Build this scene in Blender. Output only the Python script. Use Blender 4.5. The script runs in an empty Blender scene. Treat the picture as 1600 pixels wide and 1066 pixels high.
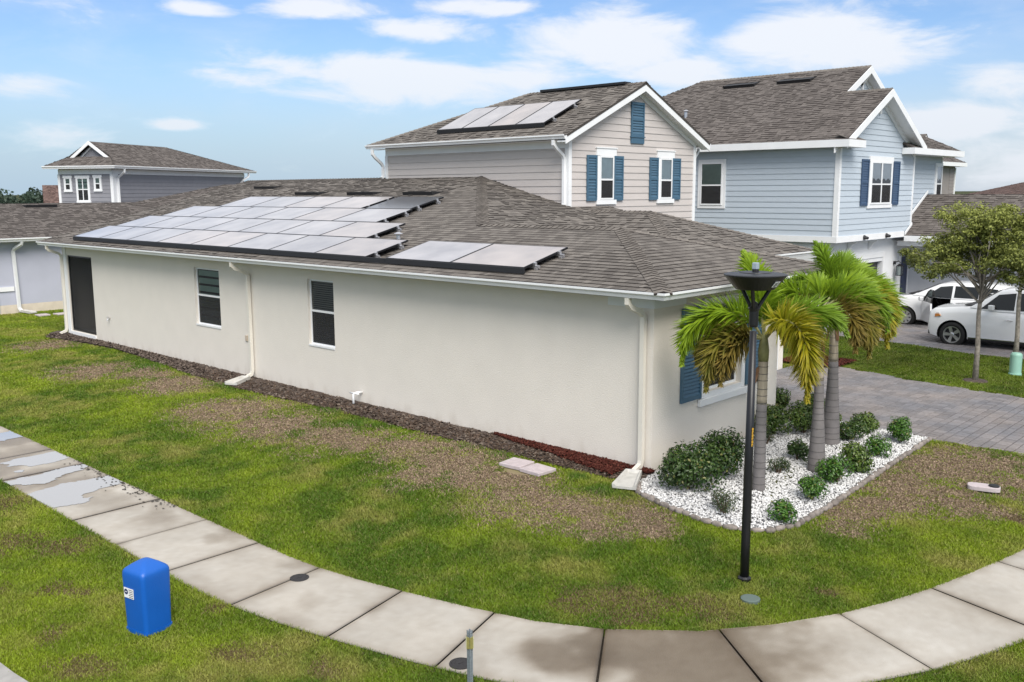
import bpy, bmesh, math, random
import numpy as np
from mathutils import Vector, Matrix
random.seed(7); rng = np.random.default_rng(11)
S = bpy.context.scene
COL = S.collection

# ------------------------------------------------------------------ camera, sky, sun, exposure
CAM = Vector((-13.02, -8.925, 4.8))
cam_data = bpy.data.cameras.new('camera'); cam = bpy.data.objects.new('camera', cam_data); COL.objects.link(cam)
yaw, pitch, roll = 0.8189, 0.1572, -0.0041
fwd = Vector((math.sin(yaw)*math.cos(pitch), math.cos(yaw)*math.cos(pitch), -math.sin(pitch)))
rt = Vector((math.cos(yaw), -math.sin(yaw), 0)); up = rt.cross(fwd)
r2 = math.cos(roll)*rt + math.sin(roll)*up; u2 = -math.sin(roll)*rt + math.cos(roll)*up
cam.matrix_world = Matrix(((r2.x, u2.x, -fwd.x, CAM.x), (r2.y, u2.y, -fwd.y, CAM.y), (r2.z, u2.z, -fwd.z, CAM.z), (0, 0, 0, 1)))
cam_data.sensor_width = 36; cam_data.lens = 1471.445/1600*36; cam_data.clip_end = 6000; cam_data.clip_start = .1
S.camera = cam
SUN_EL, SUN_AZ = math.radians(46), math.radians(214)      # azimuth clockwise from +y: the sun stands behind the camera's right
w = bpy.data.worlds.new('World'); S.world = w; w.use_nodes = True
nt = w.node_tree; N = nt.nodes; L = nt.links
bg = N['Background']; bg.inputs['Strength'].default_value = .10
sky = N.new('ShaderNodeTexSky'); sky.sky_type = 'NISHITA'; sky.sun_disc = False
sky.sun_elevation = SUN_EL; sky.sun_rotation = SUN_AZ; sky.air_density = 1.0; sky.dust_density = .5; sky.ozone_density = 1.2
tc = N.new('ShaderNodeTexCoord'); sep = N.new('ShaderNodeSeparateXYZ'); L.new(tc.outputs['Generated'], sep.inputs[0])
def wmath(op, a, b=None, clamp=False):
    n = N.new('ShaderNodeMath'); n.operation = op; n.use_clamp = clamp
    for i, x in enumerate((a, b)):
        if x is None: continue
        if isinstance(x, (int, float)): n.inputs[i].default_value = x
        else: L.new(x, n.inputs[i])
    return n.outputs[0]
zc = wmath('ADD', wmath('MAXIMUM', sep.outputs['Z'], 0.0), .16)
cx_ = wmath('DIVIDE', sep.outputs['X'], zc); cy_ = wmath('DIVIDE', sep.outputs['Y'], zc)
comb = N.new('ShaderNodeCombineXYZ'); L.new(cx_, comb.inputs[0]); L.new(cy_, comb.inputs[1])
def wnoise(scale, detail, off, dist=0.0, rough=.55):
    mp = N.new('ShaderNodeMapping'); mp.inputs['Location'].default_value = off; L.new(comb.outputs[0], mp.inputs[0])
    n = N.new('ShaderNodeTexNoise'); n.inputs['Scale'].default_value = scale; n.inputs['Detail'].default_value = detail
    n.inputs['Distortion'].default_value = dist; n.inputs['Roughness'].default_value = rough
    L.new(mp.outputs[0], n.inputs['Vector']); return n.outputs['Fac']
def wramp(x, a, b):
    n = N.new('ShaderNodeMapRange'); n.interpolation_type = 'SMOOTHSTEP'; n.inputs['From Min'].default_value = a; n.inputs['From Max'].default_value = b
    L.new(x, n.inputs['Value']); return n.outputs['Result']
big = wnoise(.42, 2, (3.1, .4, 0)); fine = wnoise(1.5, 9, (7.7, 2.2, 0), .25, .58)
azm = wmath('ARCTAN2', sep.outputs['X'], sep.outputs['Y'])
# cloud banks: azimuth, height (sine of elevation), half width, half height, weight
BANKS = [(.689, .117, .135, .024, 1), (.60, .122, .06, .016, .9), (.912, .150, .085, .030, 1), (.84, .122, .075, .020, .9), (1.131, .143, .090, .034, 1.1), (1.285, .097, .05, .017, 1), (1.255, .063, .07, .028, .9), (1.305, .033, .06, .030, .9),
         (.511, .175, .036, .008, 1), (.615, .178, .06, .010, 1), (.729, .160, .06, .012, .95), (.794, .183, .06, .008, .9), (.481, .066, .032, .007, .8), (.355, .100, .04, .012, .6), (.362, .055, .07, .016, .6), (1.0, .115, .06, .018, .8), (.40, .29, .45, .08, 1.0)]
bank = None
for a0, h0, wa, hh, k in BANKS:
    da = wmath('DIVIDE', wmath('SUBTRACT', azm, a0), wa); dh = wmath('DIVIDE', wmath('SUBTRACT', sep.outputs['Z'], h0), hh)
    r_ = wmath('ADD', wmath('MULTIPLY', da, da), wmath('MULTIPLY', dh, dh)); e_ = wmath('MULTIPLY', wmath('POWER', 2.718, wmath('MULTIPLY', r_, -.8)), k)
    bank = e_ if bank is None else wmath('MAXIMUM', bank, e_)
cn = N.new('ShaderNodeCombineXYZ'); L.new(wmath('MULTIPLY', azm, 16), cn.inputs[0]); L.new(wmath('MULTIPLY', sep.outputs['Z'], 46), cn.inputs[1])
nz_ = N.new('ShaderNodeTexNoise'); nz_.inputs['Scale'].default_value = .55; nz_.inputs['Detail'].default_value = 9; nz_.inputs['Roughness'].default_value = .6; nz_.inputs['Distortion'].default_value = .35; L.new(cn.outputs[0], nz_.inputs['Vector'])
cl = wramp(wmath('ADD', wmath('MULTIPLY', bank, .70), wmath('SUBTRACT', wmath('MULTIPLY', nz_.outputs['Fac'], 1.5), .25)), .62, 1.08)
over = wmath('MULTIPLY', wramp(sep.outputs['Z'], .185, .27), wramp(wmath('ADD', wmath('MULTIPLY', big, .5), wmath('MULTIPLY', fine, .5)), .32, .50))
veil = wramp(nz_.outputs['Fac'], .35, .75)
mask = wmath('MAXIMUM', wmath('MULTIPLY', wmath('MAXIMUM', cl, over), .92), wmath('MULTIPLY', veil, .20), True)
low = wramp(sep.outputs['Z'], .17, -.01)          # hazy air close to the horizon, brighter toward the right
tint = N.new('ShaderNodeMix'); tint.data_type = 'RGBA'; tint.blend_type = 'MULTIPLY'; tint.inputs['Factor'].default_value = 1
L.new(sky.outputs[0], tint.inputs['A']); tint.inputs['B'].default_value = (.54, .635, .79, 1)
mx = N.new('ShaderNodeMix'); mx.data_type = 'RGBA'; L.new(mask, mx.inputs['Factor'])
L.new(tint.outputs['Result'], mx.inputs['A']); mx.inputs['B'].default_value = (5.0, 5.15, 5.45, 1)
hz = N.new('ShaderNodeMix'); hz.data_type = 'RGBA'; L.new(wramp(azm, .45, 1.25), hz.inputs['Factor']); hz.inputs['A'].default_value = (2.5, 3.3, 4.1, 1); hz.inputs['B'].default_value = (3.2, 3.6, 4.2, 1)
air = N.new('ShaderNodeMix'); air.data_type = 'RGBA'; L.new(wmath('MULTIPLY', low, wmath('SUBTRACT', .92, wmath('MULTIPLY', cl, .55))), air.inputs['Factor']); L.new(mx.outputs['Result'], air.inputs['A']); L.new(hz.outputs['Result'], air.inputs['B'])
L.new(air.outputs['Result'], bg.inputs['Color'])
sd_ = bpy.data.lights.new('sun', 'SUN'); sd_.energy = 2.3; sd_.angle = math.radians(38); sd_.color = (1, .95, .88)
sun = bpy.data.objects.new('sun', sd_); COL.objects.link(sun)
sdir = Vector((math.sin(SUN_AZ)*math.cos(SUN_EL), math.cos(SUN_AZ)*math.cos(SUN_EL), math.sin(SUN_EL)))
sun.rotation_euler = sdir.to_track_quat('Z', 'Y').to_euler(); sun.location = sdir*60
S.view_settings.view_transform = 'Standard'; S.view_settings.look = 'None'; S.view_settings.gamma = 1
S.view_settings.use_curve_mapping = False; S.view_settings.exposure = 0.88

# ------------------------------------------------------------------ helpers
V = Vector
WL = {}                                        # world location of every object (all are axis aligned)
def link(o, parent, loc):
    COL.objects.link(o); WL[o.name] = V(loc)
    if parent is not None: o.parent = parent; o.location = V(loc) - WL[parent.name]
    else: o.location = loc
    return o
def tag(o, label=None, cat=None, group=None, kind=None):
    if label: o['label'] = label
    if cat: o['category'] = cat
    if group: o['group'] = group
    if kind: o['kind'] = kind
    return o
def empty(name, loc, label=None, cat=None, group=None, kind=None):
    o = bpy.data.objects.new(name, None); o.empty_display_size = .2
    link(o, None, loc); return tag(o, label, cat, group, kind)
def piece(name, mesh, M, parent):              # shared mesh placed by a world matrix
    o = bpy.data.objects.new(name, mesh); COL.objects.link(o); o.parent = parent
    o.matrix_local = Matrix.Translation(-WL[parent.name]) @ M
    return o
class MB:
    def __init__(s): s.v = []; s.f = []; s.m = []
    def add(s, vs, fs, mi=0):
        b = len(s.v); s.v.extend([tuple(p) for p in vs]); s.f.extend([tuple(b+i for i in f) for f in fs]); s.m.extend([mi]*len(fs)); return s
    def box(s, x0, x1, y0, y1, z0, z1, mi=0):
        return s.obox((0, 0, 0), (1, 0, 0), (0, 1, 0), (0, 0, 1), x0, x1, y0, y1, z0, z1, mi)
    def obox(s, O, u, v, w, a0, a1, b0, b1, c0, c1, mi=0):
        O, u, v, w = V(O), V(u), V(v), V(w)
        vs = [O+u*a+v*b+w*c for c in (c0, c1) for b in (b0, b1) for a in (a0, a1)]
        return s.add(vs, [(0, 2, 3, 1), (4, 5, 7, 6), (0, 1, 5, 4), (2, 6, 7, 3), (0, 4, 6, 2), (1, 3, 7, 5)], mi)
    def prism(s, poly, off, mi=0):
        n = len(poly); off = V(off); a = [V(p) for p in poly]; b = [p+off for p in a]
        fs = [tuple(range(n))[::-1], tuple(range(n, 2*n))] + [(i, (i+1) % n, n+(i+1) % n, n+i) for i in range(n)]
        return s.add(a+b, fs, mi)
    def quad(s, *p, mi=0): return s.add(p, [tuple(range(len(p)))], mi)
    def tube(s, pts, rad, n=8, mi=0, cap=True, rot=0.0, sx=1.0, ref=None):
        pts = [V(p) for p in pts]; rad = rad if isinstance(rad, (list, tuple)) else [rad]*len(pts)
        vs = []; ux = None
        for i, p in enumerate(pts):
            t = (pts[min(i+1, len(pts)-1)] - pts[max(i-1, 0)]).normalized()
            if ux is None:
                r = V(ref) if ref is not None else (V((0, 0, 1)) if abs(t.z) < .9 else V((1, 0, 0)))
                ux = (r - t*r.dot(t)).normalized()
            else: ux = (ux - t*ux.dot(t)).normalized()
            uy = t.cross(ux)
            for k in range(n):
                a = 2*math.pi*k/n + rot; vs.append(p + ux*(math.cos(a)*rad[i]) + uy*(math.sin(a)*rad[i]*sx))
        fs = [(i*n+k, i*n+(k+1) % n, (i+1)*n+(k+1) % n, (i+1)*n+k) for i in range(len(pts)-1) for k in range(n)]
        if cap: fs += [tuple(range(n))[::-1], tuple((len(pts)-1)*n+k for k in range(n))]
        return s.add(vs, fs, mi)
    def lathe(s, prof, c, n=20, mi=0, axis=None, cap=True):
        c = V(c); q = V((0, 0, 1)).rotation_difference(V(axis)) if axis else None
        vs = []
        for r, z in prof:
            for k in range(n):
                a = 2*math.pi*k/n; p = V((r*math.cos(a), r*math.sin(a), z))
                vs.append(c + (q @ p if q else p))
        m = len(prof)
        fs = [(i*n+k, i*n+(k+1) % n, (i+1)*n+(k+1) % n, (i+1)*n+k) for i in range(m-1) for k in range(n)]
        if cap: fs += [tuple(range(n))[::-1], tuple((m-1)*n+k for k in range(n))]
        return s.add(vs, fs, mi)
    def mesh(s, name, mats, smooth=False, center=None):
        c = V(center) if center is not None else V((0, 0, 0))
        me = bpy.data.meshes.new(name); me.from_pydata([(p[0]-c.x, p[1]-c.y, p[2]-c.z) for p in s.v], [], s.f)
        mats = mats if isinstance(mats, (list, tuple)) else [mats]
        for m in mats: me.materials.append(m)
        if len(mats) > 1: me.polygons.foreach_set('material_index', s.m)
        if smooth: me.polygons.foreach_set('use_smooth', [True]*len(s.f))
        me.update(); return me
    def build(s, name, mats, parent=None, smooth=False, origin=None, bevel=0, kind=None, auto=None):
        if origin is None:
            a = np.array(s.v); origin = (a.min(0)+a.max(0))/2
            if parent is None: origin[2] = a[:, 2].min()
        o = bpy.data.objects.new(name, s.mesh(name, mats, smooth, origin)); link(o, parent, origin)
        if bevel:
            b = o.modifiers.new('bevel', 'BEVEL'); b.width = bevel; b.segments = 2; b.limit_method = 'ANGLE'; b.angle_limit = math.radians(40)
        if kind: o['kind'] = kind
        return o
def mat(name, col, rough=.7, var=0.0, vscale=3.0, bump=0.0, bscale=60.0, metal=0.0, spec=.5, rand=0.0, island=False, col2=None, coat=0.0, bdist=.02, detail=5, stretch=None):
    m = bpy.data.materials.new(name); m.use_nodes = True; t = m.node_tree; b = t.nodes['Principled BSDF']; lk = t.links
    b.inputs['Roughness'].default_value = rough; b.inputs['Metallic'].default_value = metal; b.inputs['Specular IOR Level'].default_value = spec
    if coat: b.inputs['Coat Weight'].default_value = coat; b.inputs['Coat Roughness'].default_value = .05
    c = tuple(col)+(1,); geo = t.nodes.new('ShaderNodeNewGeometry')
    pos = geo.outputs['Position']
    if stretch:
        mp = t.nodes.new('ShaderNodeMapping'); mp.inputs['Scale'].default_value = stretch; lk.new(pos, mp.inputs[0]); pos = mp.outputs[0]
    out = None
    if var or col2:
        n = t.nodes.new('ShaderNodeTexNoise'); n.inputs['Scale'].default_value = vscale; n.inputs['Detail'].default_value = detail; lk.new(pos, n.inputs['Vector'])
        r = t.nodes.new('ShaderNodeMapRange'); r.inputs['From Min'].default_value = .32; r.inputs['From Max'].default_value = .68; lk.new(n.outputs['Fac'], r.inputs['Value'])
        x = t.nodes.new('ShaderNodeMix'); x.data_type = 'RGBA'; lk.new(r.outputs[0], x.inputs['Factor'])
        hi = col2 if col2 else tuple(v*(1+var) for v in col); lo = col if col2 else tuple(v*(1-var) for v in col)
        x.inputs['A'].default_value = tuple(lo)+(1,); x.inputs['B'].default_value = tuple(hi)+(1,); out = x.outputs['Result']
    if rand:
        if island: src = geo.outputs['Random Per Island']
        else: src = t.nodes.new('ShaderNodeObjectInfo').outputs['Random']
        r = t.nodes.new('ShaderNodeMapRange'); r.inputs['To Min'].default_value = 1-rand; r.inputs['To Max'].default_value = 1+rand; lk.new(src, r.inputs['Value'])
        x = t.nodes.new('ShaderNodeMix'); x.data_type = 'RGBA'; x.blend_type = 'MULTIPLY'; x.inputs['Factor'].default_value = 1
        if out: lk.new(out, x.inputs['A'])
        else: x.inputs['A'].default_value = c
        lk.new(r.outputs[0], x.inputs['B']); out = x.outputs['Result']
    if out: lk.new(out, b.inputs['Base Color'])
    else: b.inputs['Base Color'].default_value = c
    if bump:
        n = t.nodes.new('ShaderNodeTexNoise'); n.inputs['Scale'].default_value = bscale; n.inputs['Detail'].default_value = 4; lk.new(pos, n.inputs['Vector'])
        bp = t.nodes.new('ShaderNodeBump'); bp.inputs['Strength'].default_value = bump; bp.inputs['Distance'].default_value = bdist
        lk.new(n.outputs['Fac'], bp.inputs['Height']); lk.new(bp.outputs[0], b.inputs['Normal'])
    return m
def glass(name, tint=(.5, .57, .55), k=1.5):
    m = bpy.data.materials.new(name); m.use_nodes = True; t = m.node_tree; t.nodes.remove(t.nodes['Principled BSDF'])
    fr = t.nodes.new('ShaderNodeFresnel'); fr.inputs['IOR'].default_value = 1.5
    mu = t.nodes.new('ShaderNodeMath'); mu.operation = 'MULTIPLY'; mu.inputs[1].default_value = k; mu.use_clamp = True; t.links.new(fr.outputs[0], mu.inputs[0])
    tr = t.nodes.new('ShaderNodeBsdfTransparent'); tr.inputs[0].default_value = tuple(tint)+(1,)
    gl = t.nodes.new('ShaderNodeBsdfGlossy'); gl.inputs['Roughness'].default_value = .02; gl.inputs[0].default_value = (1, 1, 1, 1)
    mxs = t.nodes.new('ShaderNodeMixShader'); t.links.new(mu.outputs[0], mxs.inputs[0]); t.links.new(tr.outputs[0], mxs.inputs[1]); t.links.new(gl.outputs[0], mxs.inputs[2])
    t.links.new(mxs.outputs[0], t.nodes['Material Output'].inputs[0]); return m
def vcol_mat(name, rough=.7, spec=.2, bump=0, bscale=80, trans=0.0):
    m = bpy.data.materials.new(name); m.use_nodes = True; t = m.node_tree; b = t.nodes['Principled BSDF']
    a = t.nodes.new('ShaderNodeAttribute'); a.attribute_name = 'tone'; t.links.new(a.outputs['Color'], b.inputs['Base Color'])
    b.inputs['Roughness'].default_value = rough; b.inputs['Specular IOR Level'].default_value = spec
    if bump:
        n = t.nodes.new('ShaderNodeTexNoise'); n.inputs['Scale'].default_value = bscale; n.inputs['Detail'].default_value = 6
        g_ = t.nodes.new('ShaderNodeNewGeometry'); t.links.new(g_.outputs['Position'], n.inputs['Vector'])
        bp = t.nodes.new('ShaderNodeBump'); bp.inputs['Strength'].default_value = bump; bp.inputs['Distance'].default_value = .03
        t.links.new(n.outputs['Fac'], bp.inputs['Height']); t.links.new(bp.outputs[0], b.inputs['Normal'])
    if trans:
        tl = t.nodes.new('ShaderNodeBsdfTranslucent'); t.links.new(a.outputs['Color'], tl.inputs['Color'])
        mxs = t.nodes.new('ShaderNodeMixShader'); mxs.inputs[0].default_value = trans
        t.links.new(b.outputs[0], mxs.inputs[1]); t.links.new(tl.outputs[0], mxs.inputs[2]); t.links.new(mxs.outputs[0], t.nodes['Material Output'].inputs[0])
    return m
def np_mesh(name, verts, loops, sizes, mats, cols=None, parent=None, kind=None, smooth=False, dom='POINT'):
    me = bpy.data.meshes.new(name); verts = np.asarray(verts, np.float32)
    org = (verts.min(0)+verts.max(0))/2
    if parent is None: org[2] = verts[:, 2].min()
    me.vertices.add(len(verts)); me.vertices.foreach_set('co', (verts-org).astype(np.float32).ravel())
    loops = np.asarray(loops, np.int32).ravel(); sizes = np.asarray(sizes, np.int32)
    me.loops.add(len(loops)); me.loops.foreach_set('vertex_index', loops)
    me.polygons.add(len(sizes)); st = np.zeros(len(sizes), np.int32); st[1:] = np.cumsum(sizes)[:-1]
    me.polygons.foreach_set('loop_start', st); me.polygons.foreach_set('loop_total', sizes)
    if smooth: me.polygons.foreach_set('use_smooth', np.ones(len(sizes), bool))
    if cols is not None:
        at = me.color_attributes.new('tone', 'FLOAT_COLOR', dom)
        c4 = np.ones((len(cols), 4), np.float32); c4[:, :3] = cols; at.data.foreach_set('color', c4.ravel())
    for m in (mats if isinstance(mats, (list, tuple)) else [mats]): me.materials.append(m)
    me.update(calc_edges=True); me.validate()
    o = bpy.data.objects.new(name, me); link(o, parent, V([float(x) for x in org]))
    if kind: o['kind'] = kind
    return o
# value noise in numpy
_perm = rng.random((256, 256))
def vnoise(x, y, s):
    x = x*s+37.3; y = y*s+91.7; xi = np.floor(x).astype(int); yi = np.floor(y).astype(int); fx = x-xi; fy = y-yi
    fx = fx*fx*(3-2*fx); fy = fy*fy*(3-2*fy)
    g_ = lambda a, b: _perm[a % 256, b % 256]
    return (g_(xi, yi)*(1-fx)+g_(xi+1, yi)*fx)*(1-fy)+(g_(xi, yi+1)*(1-fx)+g_(xi+1, yi+1)*fx)*fy
def fbm(x, y, s, o=4): return sum(vnoise(x+i*17.1, y-i*9.3, s*2**i)*.5**i for i in range(o))/sum(.5**i for i in range(o))
def sstep(a, b, x): t = np.clip((x-a)/(b-a), 0, 1); return t*t*(3-2*t)

# ------------------------------------------------------------------ ground layout
INNER = np.array([(-6.03, 80), (-6.03, 1.9), (-5.98, 1.2), (-5.87, .5), (-5.7, -.25), (-5.47, -1.15), (-5.2, -1.98), (-4.8, -2.72), (-4.1, -3.55), (-3.4, -4.08), (-2.6, -4.52), (-1.85, -4.82), (-1.1, -5.06), (-.35, -5.25), (.4, -5.41), (1.15, -5.545), (3, -5.85), (6, -6.3), (20, -8.), (60, -12)])
def sdist(x, y):
    p = np.stack([np.ravel(x), np.ravel(y)], 1).astype(float); best = np.full(len(p), 1e9); sg = np.ones(len(p))
    for a, b in zip(INNER[:-1], INNER[1:]):
        ab = b-a; t = np.clip(((p-a)@ab)/(ab@ab), 0, 1); d = np.linalg.norm(p-(a+t[:, None]*ab), axis=1)
        cr = ab[0]*(p-a)[:, 1]-ab[1]*(p-a)[:, 0]; m = d < best-1e-9; best[m] = d[m]; sg[m] = np.where(cr[m] > 0, 1, -1)
    return (best*sg).reshape(np.shape(x))
WALK_W = 1.455
def ground_z(x, y):
    d = sdist(np.asarray(x, float), np.asarray(y, float)); t = np.clip(d/4.5, 0, 1); return -.2+.2*t*t*(3-2*t)
def gz(x, y): return float(ground_z(np.array([x]), np.array([y]))[0])
GRAVEL = [(0, -.02), (-.5, -.12), (-1.013, -.468), (-1.202, -1.109), (-1.293, -1.739), (-1.267, -2.158), (-1.13, -2.447), (-.93, -2.699), (-.42, -2.893), (.759, -2.897), (1.86, -2.837), (3.397, -2.761), (4.762, -2.707), (5.62, -2.673), (5.62, 1.2), (4.4, 1.2), (4.4, -.02)]
DRIVE = [(5.66, 3.0), (5.66, -2.7), (6.1, -4.2), (6.3, -6.2), (11.2, -7.0), (10.95, -2.9), (11.1, -1.1), (11.4, .2), (11.8, 1.6), (11.5, 3.0)]
NDRIVE = [(16.4, -9), (16.4, 0.), (16.9, 1.6), (17.3, 5.4), (26, 5.4), (26, -9)]
def inpoly(x, y, poly):
    r = np.zeros(np.shape(x), bool); n = len(poly)
    for i in range(n):
        x0, y0 = poly[i]; x1, y1 = poly[(i+1) % n]
        if y0 == y1: continue
        c = ((y0 > y) != (y1 > y)) & (x < (x1-x0)*(y-y0)/(y1-y0)+x0); r ^= c
    return r
MULCH_N = [(0, -.15), (-.62, -.1), (-.68, 1.1), (-.66, 2.3), (-.7, 3.3), (-.7, 4.4), (-.72, 5.5), (-.70, 7.2), (-.78, 9.5), (-.9, 11.7), (-.75, 14.3), (-.42, 18), (-.3, 20), (-.5, 22.5), (-.75, 24.1), (-.3, 25), (0, 25)]
DEAD = [(-1.74, 13.47, .9), (-2.24, 9.84, 1.0), (-2.46, 7.94, 1.0), (-2.2, 6.29, .7), (-2.03, 5.47, .8), (-1.68, 4.36, .85), (-2.04, 2.91, .95), (-2.11, 1.89, .8), (-2.5, .74, .75), (-2.33, .1, .7), (-2.64, -.66, .5), (-1.85, -.76, .5), (-2.1, -1.2, .4), (-2.3, 17.07, .9), (-1.64, 22.48, .9), (-1.5, 15.4, .6),
        (.58, -3.25, .55), (1.34, -3.3, .6), (2.42, -3.45, .75), (3.86, -3.4, .8), (4.7, -3.63, .8), (5.27, -4.02, .6), (4.03, -4.5, .5), (2.17, -4.1, .5), (2.49, -4.73, .3)]
SPOT = [(-9.07, 3.73, .28), (-8.65, 2.98, .28), (-7.78, 4.48, .5), (-7.6, .97, .18), (-7.8, -.13, .25), (-7.4, -1.0, .22), (-9.17, 1.75, .25), (-9.46, .78, .3), (-2.17, -3.98, .2), (-4.28, -2.24, .5), (-4.1, -2.69, .45), (-4.47, -1.89, .4), (-8.41, 5.4, .6), (-3.6, -3.2, .4), (-8.1, 7.4, .7), (-9.0, 6.0, .5), (2.4, -5.1, .35)]
LUSH = [(-.9, 7.9, .5), (-1.1, 6.3, .4), (-1.0, 3.64, .5), (-.95, 2.7, .4), (-.95, .86, .4), (-1.15, -.04, .35), (-1.6, 7.3, .3), (-1.0, 16, .7), (-1, 12.4, .5)]
def lawn_col(x, y, full=True):
    n1 = fbm(x, y, .5, 4); n2 = fbm(x+50, y, 2.2, 3); n3 = fbm(x, y+70, 7., 2)
    n1 = sstep(.3, .7, n1); n2 = sstep(.25, .75, n2)
    a = np.array([.085, .155, .012]); b = np.array([.235, .312, .020]); c = np.array([.31, .285, .085])
    col = a+(b-a)*np.clip(.6*n1+.55*n2-.05, 0, 1)[..., None]
    straw = np.clip((fbm(x+9, y-33, 1.1, 4)-.46)*3.5, 0, .7)*n2
    col = col+(c-col)*straw[..., None]
    def patch(lst, k, gr=1.0):
        m = np.zeros(np.shape(x)); wx = x+1.1*(fbm(x, y, .9, 3)-.5); wy = y+1.1*(fbm(x+70, y+20, .9, 3)-.5)
        for px, py, r in lst:
            d = np.hypot(wx-px, wy-py)/(r*gr); m = np.maximum(m, np.clip(1.25-d, 0, 1))
        return np.clip(sstep(.06, 1.0, m*(.25+1.5*fbm(x*1.3, y*1.3, 3.1, 5)))*k, 0, 1)
    col = col+(np.array([.07, .15, .016])-col)*patch(LUSH, .85)[..., None]
    dead = patch(DEAD, .92, 1.5)
    if full: col = col+(np.array([.27, .205, .15])*(.75+.5*n3)[..., None]-col)*dead[..., None]
    sp = patch(SPOT, .62, 1.2)
    if full: col = col+(np.array([.14, .105, .05])-col)*sp[..., None]
    right = sstep(10, 12, x)*sstep(-9, -6, y); col = col+(np.array([.085, .135, .014])*(.75+.5*n2)[..., None]-col)*(.7*right)[..., None]
    return col, dead, sp

# ground sheet, with finer cells where the camera looks
def axis(a, fine_lo, fine_hi, step, b):
    lo = [fine_lo]; s = step
    while lo[-1] > a: s *= 1.35; lo.append(lo[-1]-s)
    hi = [fine_hi]; s = step
    while hi[-1] < b: s *= 1.35; hi.append(hi[-1]+s)
    return np.array(sorted(set(np.round(lo+list(np.arange(fine_lo, fine_hi+1e-6, step))+hi, 4))))
gx = axis(-2500, -11.5, 17, .16, 3000); gy = axis(-2500, -9.5, 30, .16, 3000)
X, Y = np.meshgrid(gx, gy, indexing='ij'); D = sdist(X, Y)
Z = ground_z(X, Y)-.026
Z = np.where((D < .02) & (D > -WALK_W-.02), -.275, Z)
Z = np.where(inpoly(X, Y, DRIVE) | inpoly(X, Y, NDRIVE), Z-.10, Z)
road = D < -WALK_W-2.38
Z = np.where(road, -.42, Z)
Z += np.where(road, 0, (fbm(X, Y, 1.7, 3)-.5)*.012*(np.hypot(X, Y) < 60))
gcol, gd_, _ = lawn_col(X, Y); gcol = gcol*(.62+.22*gd_)[..., None]+np.array([.03, .022, .010]); far_ = sstep(35, 90, np.hypot(X, Y))[..., None]; gcol = gcol*(1-far_)+np.array([.055, .062, .030])*far_
nx, ny = X.shape; idx = np.arange(nx*ny).reshape(nx, ny)
quads = np.stack([idx[:-1, :-1], idx[1:, :-1], idx[1:, 1:], idx[:-1, 1:]], -1).reshape(-1, 4)
M_ground = vcol_mat('soil_and_turf', .95, .05, .5, 60)
ground = np_mesh('ground', np.stack([X, Y, Z], -1).reshape(-1, 3), quads, np.full(len(quads), 4), M_ground, gcol.reshape(-1, 3), kind='structure', smooth=True)

# ------------------------------------------------------------------ materials
M = {}
M['stucco'] = mat('cream_stucco', (.735, .688, .62), .85, .02, 1.6, .45, 45, bdist=.015)
_t = M['stucco'].node_tree; _b = _t.nodes['Principled BSDF']; _src = _b.inputs['Base Color'].links[0].from_socket; _g = _t.nodes.new('ShaderNodeNewGeometry'); _s = _t.nodes.new('ShaderNodeSeparateXYZ'); _t.links.new(_g.outputs['Position'], _s.inputs[0])
_mp = _t.nodes.new('ShaderNodeMapping'); _mp.inputs['Scale'].default_value = (1, 1, .35); _t.links.new(_g.outputs['Position'], _mp.inputs[0]); _n = _t.nodes.new('ShaderNodeTexNoise'); _n.inputs['Scale'].default_value = 3.2; _n.inputs['Detail'].default_value = 7; _t.links.new(_mp.outputs[0], _n.inputs['Vector'])
_a = _t.nodes.new('ShaderNodeMath'); _a.operation = 'MULTIPLY_ADD'; _a.inputs[1].default_value = -1.1; _t.links.new(_s.outputs['Z'], _a.inputs[0]); _t.links.new(_n.outputs['Fac'], _a.inputs[2])
_r = _t.nodes.new('ShaderNodeMapRange'); _r.interpolation_type = 'SMOOTHSTEP'; _r.inputs['From Min'].default_value = .18; _r.inputs['From Max'].default_value = .62; _r.inputs['To Max'].default_value = .38; _t.links.new(_a.outputs[0], _r.inputs['Value'])
_x = _t.nodes.new('ShaderNodeMix'); _x.data_type = 'RGBA'; _t.links.new(_r.outputs[0], _x.inputs['Factor']); _t.links.new(_src, _x.inputs['A']); _x.inputs['B'].default_value = (.46, .40, .33, 1); _t.links.new(_x.outputs['Result'], _b.inputs['Base Color'])   # splashed soil low on the wall
M['white'] = mat('white_paint', (.78, .79, .80), .45, .03, 2)
M['cream'] = mat('cream_metal', (.72, .685, .61), .4, .03, 2)
M['beige'] = mat('beige_siding', (.53, .488, .465), .6, .03, 3, .15, 40, rand=.025, stretch=(1, 1, 6))
M['bluesiding'] = mat('pale_blue_siding', (.455, .515, .575), .6, .03, 3, .15, 40, rand=.03, stretch=(1, 1, 6))
M['greysiding'] = mat('grey_siding', (.235, .235, .258), .6, .04, 3, .15, 40, rand=.03)
M['lavender'] = mat('pale_lavender_stucco', (.44, .455, .54), .85, .04, 1.0, .3, 50, bdist=.012)
M['stain'] = mat('stained_stucco', (.60, .53, .44), .9, .12, 2.5, .3, 50)
M['shutter'] = mat('blue_shutter_paint', (.052, .118, .182), .45, .05, 3)
M['navyshutter'] = mat('dark_blue_shutter_paint', (.036, .070, .135), .45, .05, 3)
M['deck'] = mat('roof_underlay', (.05, .043, .038), .95, .2, 8)
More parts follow.
